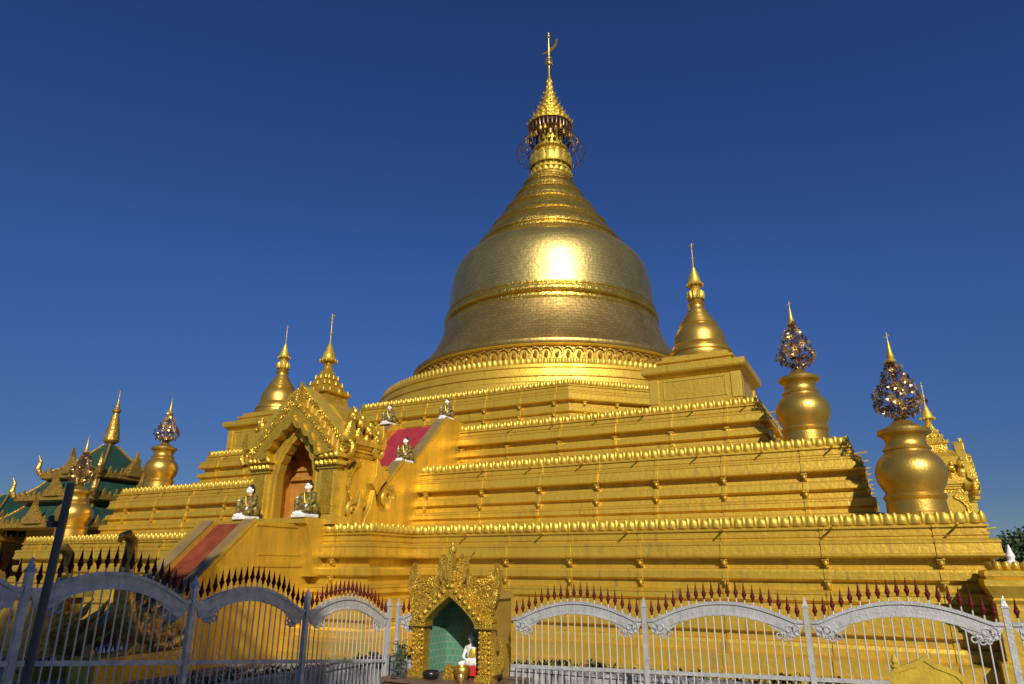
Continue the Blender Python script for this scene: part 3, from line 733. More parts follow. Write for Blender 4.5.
# ------------------------------------------------------------------ small corner stupas
def corner_stupa(loc, label):
    T = thing('corner_stupa', loc, label, 'small stupa', 'small stupas at the corners of the third terrace')
    q = MB(); zb = 0
    def lv(lst, a0=pi/4):
        q.lathe([(h*sqrt(2), z) for h, z in lst], 4, (0, 0, 0), a0)
    lv([(2.35, 0), (2.35, .12), (2.2, .16), (2.12, .3), (2.12, 1.5), (2.2, 1.55), (2.28, 1.68), (2.42, 1.72), (2.45, 1.8), (2.45, 2.06), (2.35, 2.1), (1.75, 2.12), (1.75, 2.35), (1.85, 2.4), (1.85, 2.5), (1.6, 2.58), (1.6, 2.75)])
    B = q.build('plinth', M['gold'], T, smooth=20)
    q = MB()
    for k in range(4):
        a = k*pi/2
        M4 = Matrix.Rotation(a, 4, 'Z')
        q.box((0, -2.12, .47), (2.9, .06, .05), M4=M4); q.box((0, -2.12, 1.37), (2.9, .06, .05), M4=M4)
        q.box((-1.45, -2.12, .92), (.05, .06, .95), M4=M4); q.box((1.45, -2.12, .92), (.05, .06, .95), M4=M4)
        for s in (-1, 1): q.box((s*1.93, -2.13, .9), (.42, .09, 1.2), M4=M4)
    q.build('panel_frame', M['gold_bright'], B, smooth=0)
    q = MB()
    q.lathe([(1.62, 2.74), (1.66, 2.8), (1.62, 2.9), (1.5, 2.95), (1.48, 3.05), (1.55, 3.12), (1.52, 3.25), (1.4, 3.32), (1.35, 3.42), (1.38, 3.5), (1.28, 3.6), (1.27, 3.9), (1.22, 4.15), (1.1, 4.4), (.95, 4.6), (.98, 4.66), (.85, 4.72), (.87, 4.85), (.72, 4.92), (.74, 5.05), (.6, 5.12), (.62, 5.25), (.5, 5.35), (.51, 5.45), (.4, 5.6), (.38, 5.75), (.46, 5.85), (.36, 5.95), (.3, 6.05)], 48)
    q.build('bell', M['gold_urn'], T, smooth=35)
    q = MB(); q.lathe([(.3, 6.0), (.36, 6.15), (.4, 6.35), (.33, 6.6), (.25, 6.7), (.28, 6.78), (.2, 6.9), (.2, 7.0)], 24)
    for k in range(12):
        a = 2*pi*k/12; petal(q, (cos(a)*.38, sin(a)*.38, 6.1), Vector((cos(a), sin(a), 0)), .2, .45)
    hti(q, (0, 0), .4, 6.98, 1.05, 9.4)
    q.build('umbrella_finial', M['gold_bright'], T, smooth=40)
c3 = 14.6; z3 = 8.72
corner_stupa((c3, -c3, z3), 'small gold stupa on a panelled box, just right of the big dome')
corner_stupa((-c3, -c3, z3), 'small gold stupa on a panelled box, just left of the gateway top')

# ------------------------------------------------------------------ corner urns with flower finials
FLOWER = []
for m_ in ('silver', 'purple'):
    q = MB()
    for p_ in range(6):
        b = 2*pi*p_/6; e = Vector((cos(b), sin(b), 0)); f_ = Vector((cos(b+.5), sin(b+.5), 0)); h = Vector((cos(b-.5), sin(b-.5), 0)); up_ = Vector((0, 0, 1))
        q.add([e*.02, h*.075+up_*.02, e*.125+up_*.05, f_*.075+up_*.02, e*.06+up_*.005], [(0, 1, 4), (1, 2, 4), (2, 3, 4), (3, 0, 4), (1, 0, 3, 2)])
    q.ball((0, 0, .03), .032, 6, 4)
    fo = q.build('flower', M[m_], None, smooth=0); FLOWER.append(fo)
def urn(loc, s, label, cat='urn', seed=1):
    T = thing('golden_urn', loc, label, cat, 'gold urns at the terrace corners', 0, s)
    q = MB()
    q.lathe([(.95, 0), (.95, .1), (.88, .14), (.86, .5), (.9, .55), (.93, .62), (.9, .68), (.82, .72), (.84, .8), (.93, .96), (1.02, 1.15), (1.055, 1.38), (1.03, 1.6), (.94, 1.80), (.8, 1.97), (.69, 2.06), (.69, 2.12), (.73, 2.16), (.69, 2.21), (.63, 2.27), (.60, 2.45), (.66, 2.6), (.80, 2.68), (.82, 2.76), (.78, 2.84), (.6, 2.9), (.42, 3.0), (.26, 3.14), (.12, 3.22), (.1, 3.3)], 64)
    q.build('body', M['gold_urn'], T, smooth=40)
    rnd = random.Random(seed)
    w = MB()
    w.tube([(0, 0, 3.2), (0, 0, 5.3)], [.04, .02], 6)
    prof = [(.28, 3.34), (.56, 3.50), (.72, 3.72), (.69, 3.96), (.57, 4.22), (.44, 4.48), (.32, 4.72), (.21, 4.94), (.12, 5.14)]
    spots = []
    for j, (r, z) in enumerate(prof):
        n = max(6, int(r*23))
        for k in range(n):
            a = 2*pi*(k+.5*(j % 2))/n + rnd.uniform(-.12, .12); d = Vector((cos(a), sin(a), rnd.uniform(-.35, .3))).normalized()
            rj = r+rnd.uniform(-.07, .07)
            c = Vector((rj*cos(a), rj*sin(a), z+rnd.uniform(-.08, .08)))
            w.tube([c-d*.01, (c.x*.6, c.y*.6, z-.14), (0, 0, z-.3)], .008, 3); spots.append((c, d))
    for j in range(10):
        a = 2*pi*j/10; w.tube([(r*.93*cos(a), r*.93*sin(a), z) for r, z in prof], .011, 4)
    wf = w.build('wire_frame', M['wire'], T, smooth=40)
    for c, d in spots:
        f = FLOWER[0 if rnd.random() < .5 else 1].copy(); COL.objects.link(f); f.parent = T
        f.location = c; f.rotation_euler = d.to_track_quat('Z', 'Y').to_euler(); f.scale = (rnd.uniform(1.0, 1.45),)*3
    q = MB(); q.lathe([(.03, 5.15), (.15, 5.2), (.17, 5.26), (.1, 5.34), (.12, 5.4), (.07, 5.6), (.04, 5.9), (.015, 6.05), (.012, 6.3)], 12)
    q.tube([(-.1, 0, 6.12), (.08, 0, 6.2)], [.015, .03], 5)
    q.build('finial', M['gold_bright'], T, smooth=40)
    return T
p1 = 22.55; p2 = 19.4
urn((p1+.08, -p1, 3.14), .99, 'large gold urn with mirror-flower finial at the lowest terrace corner, rightmost urn', seed=1)
urn((p2, -p2, 6.15), .965, 'gold urn with mirror-flower finial on the second terrace, right of the dome', seed=2)
urn((-p1, -p1, 3.14), 1.0, 'gold urn with flower finial partly hidden behind the leaning lamp pole', seed=3)
urn((-p2, -p2, 6.15), .965, 'gold urn with flower finial on the second terrace at left, beside the green roof', seed=4)
for f in FLOWER: bpy.data.objects.remove(f)

# ------------------------------------------------------------------ seated guardian statues
def remesh(mb, name, m, parent, vox=.018, smooth_it=4):
    o = mb.build('tmp', m, None, smooth=180)
    md = o.modifiers.new('r', 'REMESH'); md.mode = 'VOXEL'; md.voxel_size = vox
    sm = o.modifiers.new('s', 'SMOOTH'); sm.iterations = smooth_it; sm.factor = .5
    dg = bpy.context.evaluated_depsgraph_get(); dg.update()
    me = bpy.data.meshes.new_from_object(o.evaluated_get(dg)); me.name = name
    me.polygons.foreach_set('use_smooth', [True]*len(me.polygons))
    bpy.data.objects.remove(o)
    n = bpy.data.objects.new(name, me); COL.objects.link(n); n.parent = parent
    return n
def capsule(mb, a, b, ra, rb, n=12):
    mb.tube([a, b], [ra, rb], n); mb.ball(a, ra, n, 8); mb.ball(b, rb, n, 8)
def guardian(loc, label, s=1.):
    T = thing('guardian_statue', loc, label, 'statue', 'white-faced guardian statues on the stairs', 0, s)
    q = MB()                                                  # body, facing -Y
    q.ball((0, .05, .34), (.20, .17, .15), 16, 10); q.ball((0, .03, .50), (.17, .13, .18), 16, 10); q.ball((0, .03, .64), (.20, .12, .11), 16, 10)
    capsule(q, (0, .02, .70), (0, -.0, .78), .065, .06)
    q.ball((0, -.02, .88), (.105, .12, .125), 16, 12)          # head
    q.ball((0, -.13, .83), (.06, .05, .045), 10, 8); q.ball((0, -.15, .875), (.022, .035, .025), 8, 6)
    for e in (-1, 1):
        q.ball((e*.11, .0, .88), (.025, .03, .05), 8, 6)
        q.ball((e*.042, -.115, .915), (.028, .022, .02), 8, 6)
    # his right leg: knee raised; left leg folded flat
    capsule(q, (-.12, .0, .30), (-.19, -.27, .46), .10, .075); capsule(q, (-.19, -.27, .46), (-.16, -.30, .14), .07, .05); q.ball((-.16, -.37, .12), (.05, .11, .045), 10, 8)
    capsule(q, (.12, .0, .28), (.30, -.24, .20), .10, .075); capsule(q, (.30, -.24, .20), (.02, -.33, .15), .065, .045); q.ball((-.03, -.36, .14), (.09, .05, .04), 10, 8)
    # arms
    capsule(q, (-.20, .03, .66), (-.27, -.10, .50), .06, .05); capsule(q, (-.27, -.10, .50), (-.19, -.25, .55), .045, .035); q.ball((-.19, -.27, .56), (.045, .05, .04), 8, 6)
    capsule(q, (.20, .03, .66), (.29, -.06, .47), .06, .05); capsule(q, (.29, -.06, .47), (.23, -.24, .36), .045, .035); q.ball((.22, -.27, .33), (.045, .05, .04), 8, 6)
    for k in range(4):
        capsule(q, (.195+.02*k, -.29, .32), (.195+.02*k, -.33, .27), .011, .008, 6); capsule(q, (-.215+.018*k, -.29, .58), (-.215+.018*k, -.33, .55), .011, .008, 6)
    body = remesh(q, 'body', M['white'], T, .014, 3)
    q = MB()                                                  # robe over torso, arms and one thigh
    q.ball((0, .06, .33), (.25, .21, .19), 16, 10); q.ball((0, .045, .50), (.215, .175, .21), 16, 10); q.ball((0, .045, .64), (.25, .155, .135), 16, 10)
    capsule(q, (-.21, .04, .66), (-.275, -.08, .52), .095, .085); capsule(q, (.21, .04, .66), (.295, -.06, .48), .095, .085); capsule(q, (.29, -.06, .47), (.24, -.21, .38), .08, .06); capsule(q, (-.27, -.10, .50), (-.20, -.23, .55), .07, .055); capsule(q, (-.19, -.27, .46), (-.17, -.29, .24), .10, .08); capsule(q, (.30, -.24, .20), (.14, -.3, .17), .095, .07)
    capsule(q, (.12, .02, .28), (.28, -.21, .21), .145, .11); capsule(q, (-.12, .02, .30), (-.17, -.2, .42), .14, .12)
    q.ball((.26, .1, .30), (.13, .16, .2), 10, 8); q.ball((-.24, .1, .30), (.11, .15, .18), 10, 8)
    remesh(q, 'robe', M['robe'], T, .016, 2)
    q = MB(); q.lathe([(.10, .715), (.15, .70), (.16, .725), (.11, .745)], 20); q.tube([(-.05, -.13, .70), (.0, -.155, .55), (.05, -.15, .40)], [.02, .025, .02], 6); q.lathe([(.21, .40), (.225, .42), (.21, .45)], 20, (0, .05, 0), cap=False)
    q.build('gold_trim', M['gold_bright'], T)
    q = MB(); q.ball((0, .03, .94), (.125, .12, .10), 14, 10); q.ball((0, .05, 1.03), (.05, .05, .05), 10, 8); q.ball((0, .09, .86), (.10, .06, .1), 10, 8)
    hair = remesh(q, 'hair', M['black'], T, .016, 2)
    q = MB()
    for e in (-1, 1): q.ball((e*.042, -.135, .912), (.017, .01, .014), 8, 6)
    q.ball((0, -.176, .822), (.03, .008, .008), 8, 5)
    q.build('eyes_and_mouth', M['black'], T)
    q = MB(); q.tube([(-.19, -.27, .45), (-.19, -.27, .60), (-.19, -.27, .70)], [.03, .02, .02], 8); q.ball((-.19, -.27, .40), (.075, .075, .085), 10, 8)
    q.build('gold_club', M['gold_bright'], T)
    q = MB(); q.box2((-.28, -.42, 0), (.32, .22, .10)); q.ball((.0, -.12, .08), (.28, .30, .10), 14, 8); q.ball((.0, -.02, .16), (.24, .2, .09), 12, 8); q.ball((.0, -.35, .09), (.26, .09, .06), 10, 6)
    pd = remesh(q, 'pedestal', M['white'], T, .022, 2)
    return T
gpos = [((-1.6, -27.82, 3.365), 'white-faced guardian statue seated left of the gateway door', 1.36),
        ((1.6, -27.8, 3.365), 'white-faced guardian statue seated right of the gateway door', 1.36),
        ((1.85, -21.9, 6.225), 'white-faced guardian statue seated at the foot of the crimson upper stairs', 1.2),
        ((-1.8, -18.6, 8.955), 'white-faced guardian statue at the top left end of the upper stairs', 1.12),
        ((1.85, -18.4, 8.955), 'white-faced guardian statue at the top right end of the upper stairs', 1.12)]
g0 = guardian(*gpos[0]); g0.scale = (1.36*.88, 1.36*.92, 1.36)
for (l, lab, s) in gpos[1:]:
    c = copy_tree(g0); c.location = l; c['label'] = lab; c.scale = (s*.88, s*.92, s)

T = thing('corner_pedestal', (24.5, -25.3, -1.2), 'moulded gold pedestal with tiny white finial at the right corner of the lowest terrace', 'pedestal')
q = MB(); q.lathe([(h*1.4142, z) for h, z in ((.75, -.4), (.75, .5), (.6, .55), (.6, 1.9), (.66, 2.0), (.62, 2.05), (.78, 2.35), (.78, 2.5), (.7, 2.53), (.74, 2.6), (.74, 2.72), (.5, 2.76), (.5, 2.86))], 4, a0=pi/4)
q.build('shaft', M['gold'], T, smooth=0)
q = MB()
for k in range(4):
    for j in range(5):
        a = k*pi/2; nn = Vector((sin(a), -cos(a), 0)); tt = Vector((cos(a), sin(a), 0)); petal(q, nn*.5+tt*(-.4+.2*j)+Vector((0, 0, 2.76)), nn, .2, .2)
q.build('petal_frieze', M['gold_bright'], T, smooth=50)
q = MB(); q.lathe([(.14, 2.86), (.16, 2.92), (.08, 3.0), (.11, 3.1), (.07, 3.2), (.05, 3.28), (.01, 3.4)], 12); q.build('finial', M['white'], T)

# ------------------------------------------------------------------ makara heads at the stair foot
def makara(loc, label):
    T = thing('makara_statue', loc, label, 'statue', 'makara creatures at the foot of the stairs')
    q = MB()
    q.tube([(0, 2.2, .6), (0, 1.6, .7), (0, 1.0, .8), (0, .4, .95), (0, .15, 1.4), (0, .02, 2.0), (0, -.02, 2.6), (0, .0, 3.15), (0, -.02, 3.5), (0, -.18, 3.68), (0, -.36, 3.62), (0, -.42, 3.45)],
           [.40, .48, .52, .46, .36, .28, .23, .19, .17, .16, .12, .07], 14)
    q.ball((0, .9, .95), (.50, .7, .62), 16, 12); q.ball((.3, .5, 1.35), (.16, .2, .2), 10, 8); q.ball((-.3, .5, 1.35), (.16, .2, .2), 10, 8)
    q.tube([(0, .9, .5), (0, .2, .25), (0, -.4, .15), (0, -.75, .35), (0, -.8, .65)], [.4, .36, .28, .18, .06], 12)
    remesh(q, 'body', M['gold_old'], T, .04, 2)
    q = MB()
    for s in (-1, 1):
        for i in range(6):
            t = i/5; y = .05-.6*t; zz = .44-.05*t
            q.tube([(s*(.24-.08*t), y, zz), (s*(.24-.08*t), y, zz+.14)], [.045, .01], 6)
    q.build('teeth', M['white'], T)
    q = MB()
    for s in (-1, 1):
        q.tube([(s*.4, 1.1, .9), (s*.5, 1.5, 1.1), (s*.52, 1.9, 1.5), (s*.45, 2.0, 2.0)], [.14, .15, .11, .02], 8)
        q.tube([(s*.45, .9, .5), (s*.55, 1.4, .45), (s*.55, 1.9, .7), (s*.5, 2.1, 1.1)], [.14, .15, .1, .02], 8)
        q.tube([(s*.35, .7, 1.5), (s*.42, 1.05, 1.75), (s*.4, 1.3, 2.15)], [.12, .12, .02], 8)
    q.build('mane', M['gold_carved'], T, smooth=60)
    q = MB(); q.ball((0, -.05, .5), (.2, .4, .07), 10, 6); q.build('tongue', M['maroon'], T)
    q = MB(); q.box2((-.62, -.9, -.4), (.62, 2.4, .15)); q.box2((-.55, -.8, .15), (.55, 2.3, .3)); q.build('base', M['gold'], T, smooth=0)
    return T
mk = makara((1.12, -34.6, -1.2), 'gold makara with raised curling snout at the right foot of the stairs')
c = copy_tree(mk); c.location = (-1.12, -35.1, -1.6); c['label'] = 'gold makara with raised snout at the left foot of the stairs, behind the lamp pole'

# ------------------------------------------------------------------ fence
def arch_z(t):
    s = min(abs(2*t-1), .9)
    return .985 - .36*(s**2.1)*(1.3-.3*s)
FC = (11.9, -35.6)
def wing(T, nb, bay, slope, gap=None, npk=19):
    proto = {}
    def put(name, x, z=0., key=None):
        src = proto.get(key or name); o = src.copy(); COL.objects.link(o); o.parent = T; o.location = (x, 0, z+slope*x)
        for ch in src.children:
            c = ch.copy(); COL.objects.link(c); c.parent = o
        return o
    first = True
    for k in range(nb+1):
        if k == 0:
            q = MB(); q.box2((-.042, -.042, -1.75), (.042, .042, .88))
            p = q.build('post', M['silverpaint'], T, smooth=0); proto['post'] = p
            q = MB(); q.lathe([(.042*1.41, .88), (.055*1.41, .89), (.055*1.41, .905), (.04*1.41, .92), (.01, 1.06)], 4, a0=pi/4); q.build('pointed_cap', M['silverpaint'], p, smooth=0)
        elif not (gap and k == 1): put('post', bay*k)
    pk = None; L = bay-.11
    for b_ in range(nb):
        xc = bay*(b_+.5)
        spans = [(0, 1)] if not (gap and b_ == 0) else [(0, gap[0]), (gap[1], 1)]
        for (t0, t1) in spans:
            if t1-t0 < .05: continue
            n = max(4, int(44*(t1-t0))); A = []; B = []; C = []; D = []
            for i in range(n+1):
                t = t0+(t1-t0)*i/n; x = (t-.5)*L; s = abs(2*t-1); zt = arch_z(t)+slope*x
                th = .225+.07*sin(pi*max(0, min(1, (s-.55)/.4))) if s < .93 else .225-.17*(s-.93)/.07
                A.append((x, zt)); B.append((x, zt-th)); C.append((x, zt+.006)); D.append((x, zt-.045))
            loc = (xc, 0, slope*xc)
            q = MB(); q.band(A, B, -.010, .010); ab = q.build('arch_band', M['silverpaint'], T, smooth=30, loc=loc)
            q = MB(); q.band(C, D, -.035, .035)
            A2 = [(x, z-.20) for x, z in A]; B2 = [(x, z-.225) for x, z in A]
            m0 = [i for i in range(len(A)) if abs(2*(t0+(t1-t0)*i/n)-1) < .8]
            if len(m0) > 2: q.band(A2[m0[0]:m0[-1]+1], B2[m0[0]:m0[-1]+1], -.022, .022)
            q.build('arch_rim', M['silverpaint'], ab, smooth=30)
            for s in (-1, 1):
                if (s < 0 and t0 > 0) or (s > 0 and t1 < 1): continue
                q = MB()
                for (dx, dz, r) in ((.13, -.13, .05), (.23, -.16, .055), (.20, -.26, .05), (.32, -.25, .055), (.11, -.23, .04), (.30, -.34, .04), (.40, -.30, .04), (.22, -.34, .03)):
                    cx = s*(L/2-dx); zz = arch_z(0)+dz*.72-.02+slope*cx
                    q.tube([(cx+r*cos(a), -.014, zz+r*sin(a)) for a in [k*pi/6 for k in range(13)]], .014, 5)
                q.build('scroll_end', M['silverpaint'], ab, smooth=60)
            x0, x1 = (t0-.5)*L-.03, (t1-.5)*L+.03
            for zz in (-.185, -1.02):
                q = MB(); q.add([(x, y, zz+slope*x+dz) for x in (x0, x1) for y in (-.025, .025) for dz in (-.03, .03)], [(0, 1, 3, 2), (4, 6, 7, 5), (0, 4, 5, 1), (2, 3, 7, 6), (0, 2, 6, 4), (1, 5, 7, 3)])
                q.build('rail', M['silverpaint'], T, smooth=0, loc=loc)
        for i in range(npk):
            t = (i+.6)/(npk+.2)
            if gap and b_ == 0 and gap[0] < t < gap[1]: continue
            x = (t-.5)*L; top = arch_z(t)+.07+.012*sin(i*5.1+b_)
            key = 'pk%d' % i
            if key not in proto:
                q = MB(); q.tube([(0, 0, -1.05), (0, 0, top)], .0115, 8)
                p = q.build('picket', M['silverbar'], T, loc=(xc+x, 0, slope*(xc+x))); proto[key] = p
                if pk is None:
                    q = MB(); q.lathe([(.012, 0), (.022, .01), (.018, .03), (.038, .075), (.040, .10), (.022, .125), (.030, .135), (.022, .15), (.012, .22), (.003, .285)], 8); c_ = q.build('spear_tip', M['spear'], p, smooth=40)
                else: c_ = pk.copy(); COL.objects.link(c_); c_.parent = p
                pk = c_; pk.location = (0, 0, top-.005)
            else: put('picket', xc+x, key=key)
T = thing('iron_fence', (12.0, FC[1], -.13), 'silver arched fence with dark red spear tips running right from the small shrine', 'fence', 'silver spear-tipped fences')
wing(T, 5, 2.75, .025, gap=(.17, 1.0))
T = thing('iron_fence', (FC[0], -35.8, -.12), 'silver arched fence with dark red spear tips, running left of the shrine towards lamp pole', 'fence', 'silver spear-tipped fences', -pi/2)
wing(T, 4, 2.5, .10)

T = thing('added_side_wall', (-24, -33, -1.6), 'low dull gold wall added over the bright paving beyond the stair foot at far left', 'wall')  # added wall: covers the bright sunlit paving here with something darker
q = MB(); q.box2((-26, -.4, 0), (20, .4, 2.1)); q.build('wall_face', M['gold_old'], T, smooth=0)
q = MB(); q.box2((-26.2, -.6, 2.1), (20.2, .6, 2.3)); q.box2((-26.1, -.5, 2.3), (20.1, .5, 2.42)); q.build('coping', M['gold'], T, smooth=0)

# low grey wall with small plants behind the fence
q = MB(); q.box2((11.0, -34.7, -1.6), (36, -34.4, -.46)); q.box2((10.7, -48, -1.6), (11.0, -34.4, -.46)); q.box2((10.66, -48, -.46), (11.04, -34.36, -.40)); q.box2((11.041, -34.74, -.46), (36.1, -34.36, -.40))
tag(q.build('low_wall', M['stone'], smooth=0), 'low grey mottled stone wall running behind the fence', 'wall')
rnd = random.Random(3)
q = MB()
for i in range(900):
    if i < 640: x = rnd.uniform(11.0, 34.5); y = rnd.uniform(-34.3, -33.9)
    else: x = rnd.uniform(10.2, 10.6); y = rnd.uniform(-47.5, -34.2)
    top = -.42 + .07*sin(x*2.1+y)*sin(x*.7) + rnd.uniform(-.05, .09)
    for k in range(16):
        a = rnd.uniform(0, 2*pi); l = rnd.uniform(.05, .13); b = Vector((x+rnd.uniform(-.1, .1), y+rnd.uniform(-.1, .1), top-abs(rnd.gauss(0, .22))))
        d = Vector((cos(a)*l, sin(a)*l, rnd.uniform(.0, .12))); s_ = Vector((-sin(a), cos(a), 0))*l*.28
        q.add([b, b+d*.5+s_, b+d, b+d*.5-s_], [(0, 1, 2, 3)])
tag(q.build('hedge', M['foliage'], smooth=0), 'thin low green plants growing along the grey wall', 'plants', kind='stuff')

# ------------------------------------------------------------------ lamp pole
T = thing('lamp_pole', (13.05, -43.75, -1.2), 'dark leaning metal lamp pole at the left edge, in front of the fence', 'lamp pole')
q = MB(); tilt = Vector((.03, .0, 1)); 
q.tube([(0, 0, -.4), (.0, .02, 1.8), (.03, .06, 3.72)], [.055, .05, .045], 14); q.lathe([(.12, -.4), (.12, -.36), (.08, -.34), (.075, -.1)], 14)
q.build('pole', M['pole'], T, smooth=60)
q = MB(); q.box((-.09, .0, 3.25), (.1, .07, .07)); q.tube([(-.1, .0, 3.25), (-.16, .02, 3.33)], [.03, .035], 8); q.build('bracket', M['pole'], T)

# ------------------------------------------------------------------ small shrine in the fence line
def shrine():
    T = thing('small_shrine', (13.42, -35.5, -1.2), 'small gold shrine with carved pointed arch and green tiled niche in the fence', 'shrine')
    # local z: counter top at .62
    q = MB(); q.box2((-1.35, -.55, -.4), (1.3, .9, .56)); q.build('base', M['buff'], T, smooth=0)
    q = MB(); q.box2((-1.42, -.62, .56), (1.36, .95, .63)); q.build('counter', M['counter'], T, smooth=0)
    q = MB(); q.box2((-.86, .75, .63), (.84, .86, 2.15)); q.box2((.72, -.0, .63), (.84, .75, 2.15)); q.box2((-.86, 0., .63), (-.72, .75, 2.15))
    q.extrude([(-.92, 2.15), (.90, 2.15), (.86, 2.24), (0, 2.5), (-.88, 2.24)], .0, .92)
    q.build('housing', M['buff'], T, smooth=0)
    def uvt(co): return (co.x*2.2+co.y*2.2, co.z*2.2)
    q = MB(); q.box2((-.715, .72, .64), (.715, .745, 2.14)); q.box2((-.715, .02, .64), (-.70, .72, 2.14)); q.box2((.70, .02, .64), (.715, .72, 2.14))
    q.box2((-.7, .0, 2.125), (.7, .72, 2.14))
    q.build('tiled_niche', M['green_tile'], T, smooth=0, uvfn=uvt)
    # arch
    n = 30
    def arc(hw, zs, za, p, c=0, nc=5):
        o = []
        for i in range(n+1):
            t = i/n; x = hw*(1-t**p); z_ = zs+(za-zs)*t
            if c: x += c*abs(sin(t*nc*pi))*.5; z_ += c*abs(sin(t*nc*pi))*.4
            o.append((x, z_))
        return [(-x, z_) for x, z_ in o]+[(x, z_) for x, z_ in reversed(o)][1:]
    q = MB(); A = arc(.98, 1.72, 2.55, 1.5, .06); B = arc(.60, 1.68, 2.2, 1.3)
    q.band(A, B, -.22, .02); q.band(arc(.82, 1.70, 2.42, 1.4, .05, 7), B, -.30, -.22)
    q.build('arch', M['gold_fine'], T, smooth=40)
    q = MB()
    for s in (-1, 1):
        for i in range(7):
            t = i/6; x = s*(.70-.66*t); z_ = 1.78+.62*t; q.ball((x, -.31, z_), (.06, .035, .055), 8, 5); curl(q, (x*1.12, -.23, z_+.12), .06, s, .018, ph=i)
        # wing lobes sweeping outward to raised tips
        wing = [(.35, 2.62), (.55, 2.45), (.8, 2.5), (1.0, 2.62), (1.1, 2.72), (1.12, 2.45), (1.05, 2.2), (.95, 2.0), (.78, 1.98), (.6, 2.15), (.35, 2.36)]
        q.extrude([(s*x, z_) for x, z_ in wing], -.2, -.06)
        for i in range(6):
            x = .42+.105*i; curl(q, (s*x, -.21, 2.40+.012*i*i*.5), .055, s, .016, ph=i); curl(q, (s*(x+.03), -.21, 2.27+.02*i), .05, -s, .016, ph=i*2); curl(q, (s*(x+.1), -.21, 2.14+.03*i), .045, s, .014, ph=i*3)
        flame(q, (s*1.05, -.13, 2.50), -s*.05, .36, .16, .12, 'y', -.15*s)
        for i in range(8): curl(q, (s*(.38+.085*i), -.13, 2.52+.012*abs(i-3)**1.5), .05, s, .02, ph=i)
        for i in range(12): curl(q, (s*(1.04-.012*i if i > 5 else .98+.01*i), -.21, 1.9+.07*i), .04, s, .015, ph=i)
        for i in range(6): curl(q, (s*(.88+.02*(i % 2)), -.21, 2.08-.075*i), .055, s*(1 if i % 2 else -1), .018, ph=i)
    for i, (w_, zb, h) in enumerate(((.30, 2.42, .75), (.20, 2.5, .68), (.11, 2.45, .45))):
        for s in (-1, 1): flame(q, (s*w_*.7, -.16-.03*i, zb), -s*(.12), h*.8, w_, .1, 'y', .05*s)
    flame(q, (0, -.25, 2.4), 0, .85, .24, .12, 'y', 0); q.ball((0, -.22, 3.12), (.09, .08, .1), 10, 8); q.tube([(0, -.22, 3.15), (0, -.22, 3.3)], [.05, .01], 6)
    q.tube([(.3, -.1, 2.9), (.48, -.1, 3.08)], [.02, .02], 5)
    q.build('crest', M['gold_fine'], T, smooth=45)
    for s in (-1, 1):
        q = MB(); x = .78
        q.box2((s*.62, -.26, .63), (s*.98, .02, .75)); q.box2((s*.66, -.2, .75), (s*.94, .02, 1.6)); q.box2((s*.6, -.28, 1.6), (s*1.0, .02, 1.7))
        for i in range(9): curl(q, (s*.8, -.21, .83+.085*i), .05, s*(1 if i % 2 else -1), .018, ph=i)
        for i in range(9): q.ball((s*.69, -.21, .80+.09*i), (.035, .04, .04), 6, 4); q.ball((s*.91, -.21, .80+.09*i), (.035, .04, .04), 6, 4)
        q.build('pillar', M['gold_fine'], T, smooth=45)
    q = MB()
    pts = [(.95, .75), (1.15, .8), (1.25, 1.0), (1.22, 1.25), (1.12, 1.45), (1.16, 1.2), (1.08, 1.05), (1.0, 1.15), (.95, 1.35)]
    q.extrude(pts, -.2, -.08); q.tube([(1.0, -.14, .85), (1.16, -.14, .95), (1.2, -.14, 1.15), (1.13, -.14, 1.3)], [.06, .07, .05, .01], 8)
    q.build('side_scroll', M['gold_fine'], T, smooth=40)
    return T
shrine()
# things in the shrine
T = thing('buddha_statue', (13.62, -35.2, -.40), 'small white seated Buddha statue in gold robe inside the green niche', 'statue')
q = MB(); q.ball((0, 0, .1), (.2, .13, .09), 14, 8); q.ball((0, .02, .28), (.11, .08, .16), 14, 10); q.ball((0, .02, .38), (.14, .07, .07), 12, 8); capsule(q, (0, .01, .44), (0, 0, .5), .04, .035)
q.ball((0, -.005, .57), (.065, .07, .08), 12, 10); q.ball((0, .0, .66), (.025, .025, .03), 8, 6); q.ball((0, -.075, .565), (.01, .015, .015), 6, 5)
for s in (-1, 1): capsule(q, (s*.13, .02, .38), (s*.17, -.04, .2), .035, .03); capsule(q, (s*.17, -.04, .2), (s*.03, -.12, .14), .03, .022); capsule(q, (s*.07, 0, .1), (s*.2, -.1, .07), .07, .05); q.ball((s*.068, 0, .56), (.01, .015, .035), 6, 5)
remesh(q, 'body', M['white'], T, .01, 2)
q = MB(); q.ball((.02, .025, .27), (.125, .09, .165), 14, 10); capsule(q, (.14, .02, .37), (.18, -.03, .2), .045, .04); q.ball((0, .01, .1), (.21, .13, .085), 12, 8)
remesh(q, 'robe', M['gold_bright'], T, .012, 2)
q = MB(); q.box2((-.26, -.16, -.13), (.26, .16, .02)); q.box2((-.22, -.13, .02), (.22, .13, .05)); q.build('pedestal', M['redcloth'], T, smooth=0)
def bowl(name, loc, r, h, m, label, cat, n=24):
    q = MB(); q.lathe([(r*.55, 0), (r*.6, h*.06), (r*.95, h*.4), (r, h*.7), (r*.9, h*.95), (r*.8, h), (r*.72, h*.93), (r*.75, h*.6), (r*.5, h*.2), (.001, h*.15)], n, cap=False)
    o = q.build(name, m, None, smooth=50, loc=loc); tag(o, label, cat); return o
bowl('alms_bowl', (13.08, -35.86, -.57), .17, .16, M['black'], 'black round bowl on the shrine counter', 'bowl')
bowl('offering_bowl', (13.66, -35.62, -.57), .17, .26, M['gold_urn'], 'gold offering bowl in front of the Buddha statue', 'bowl')
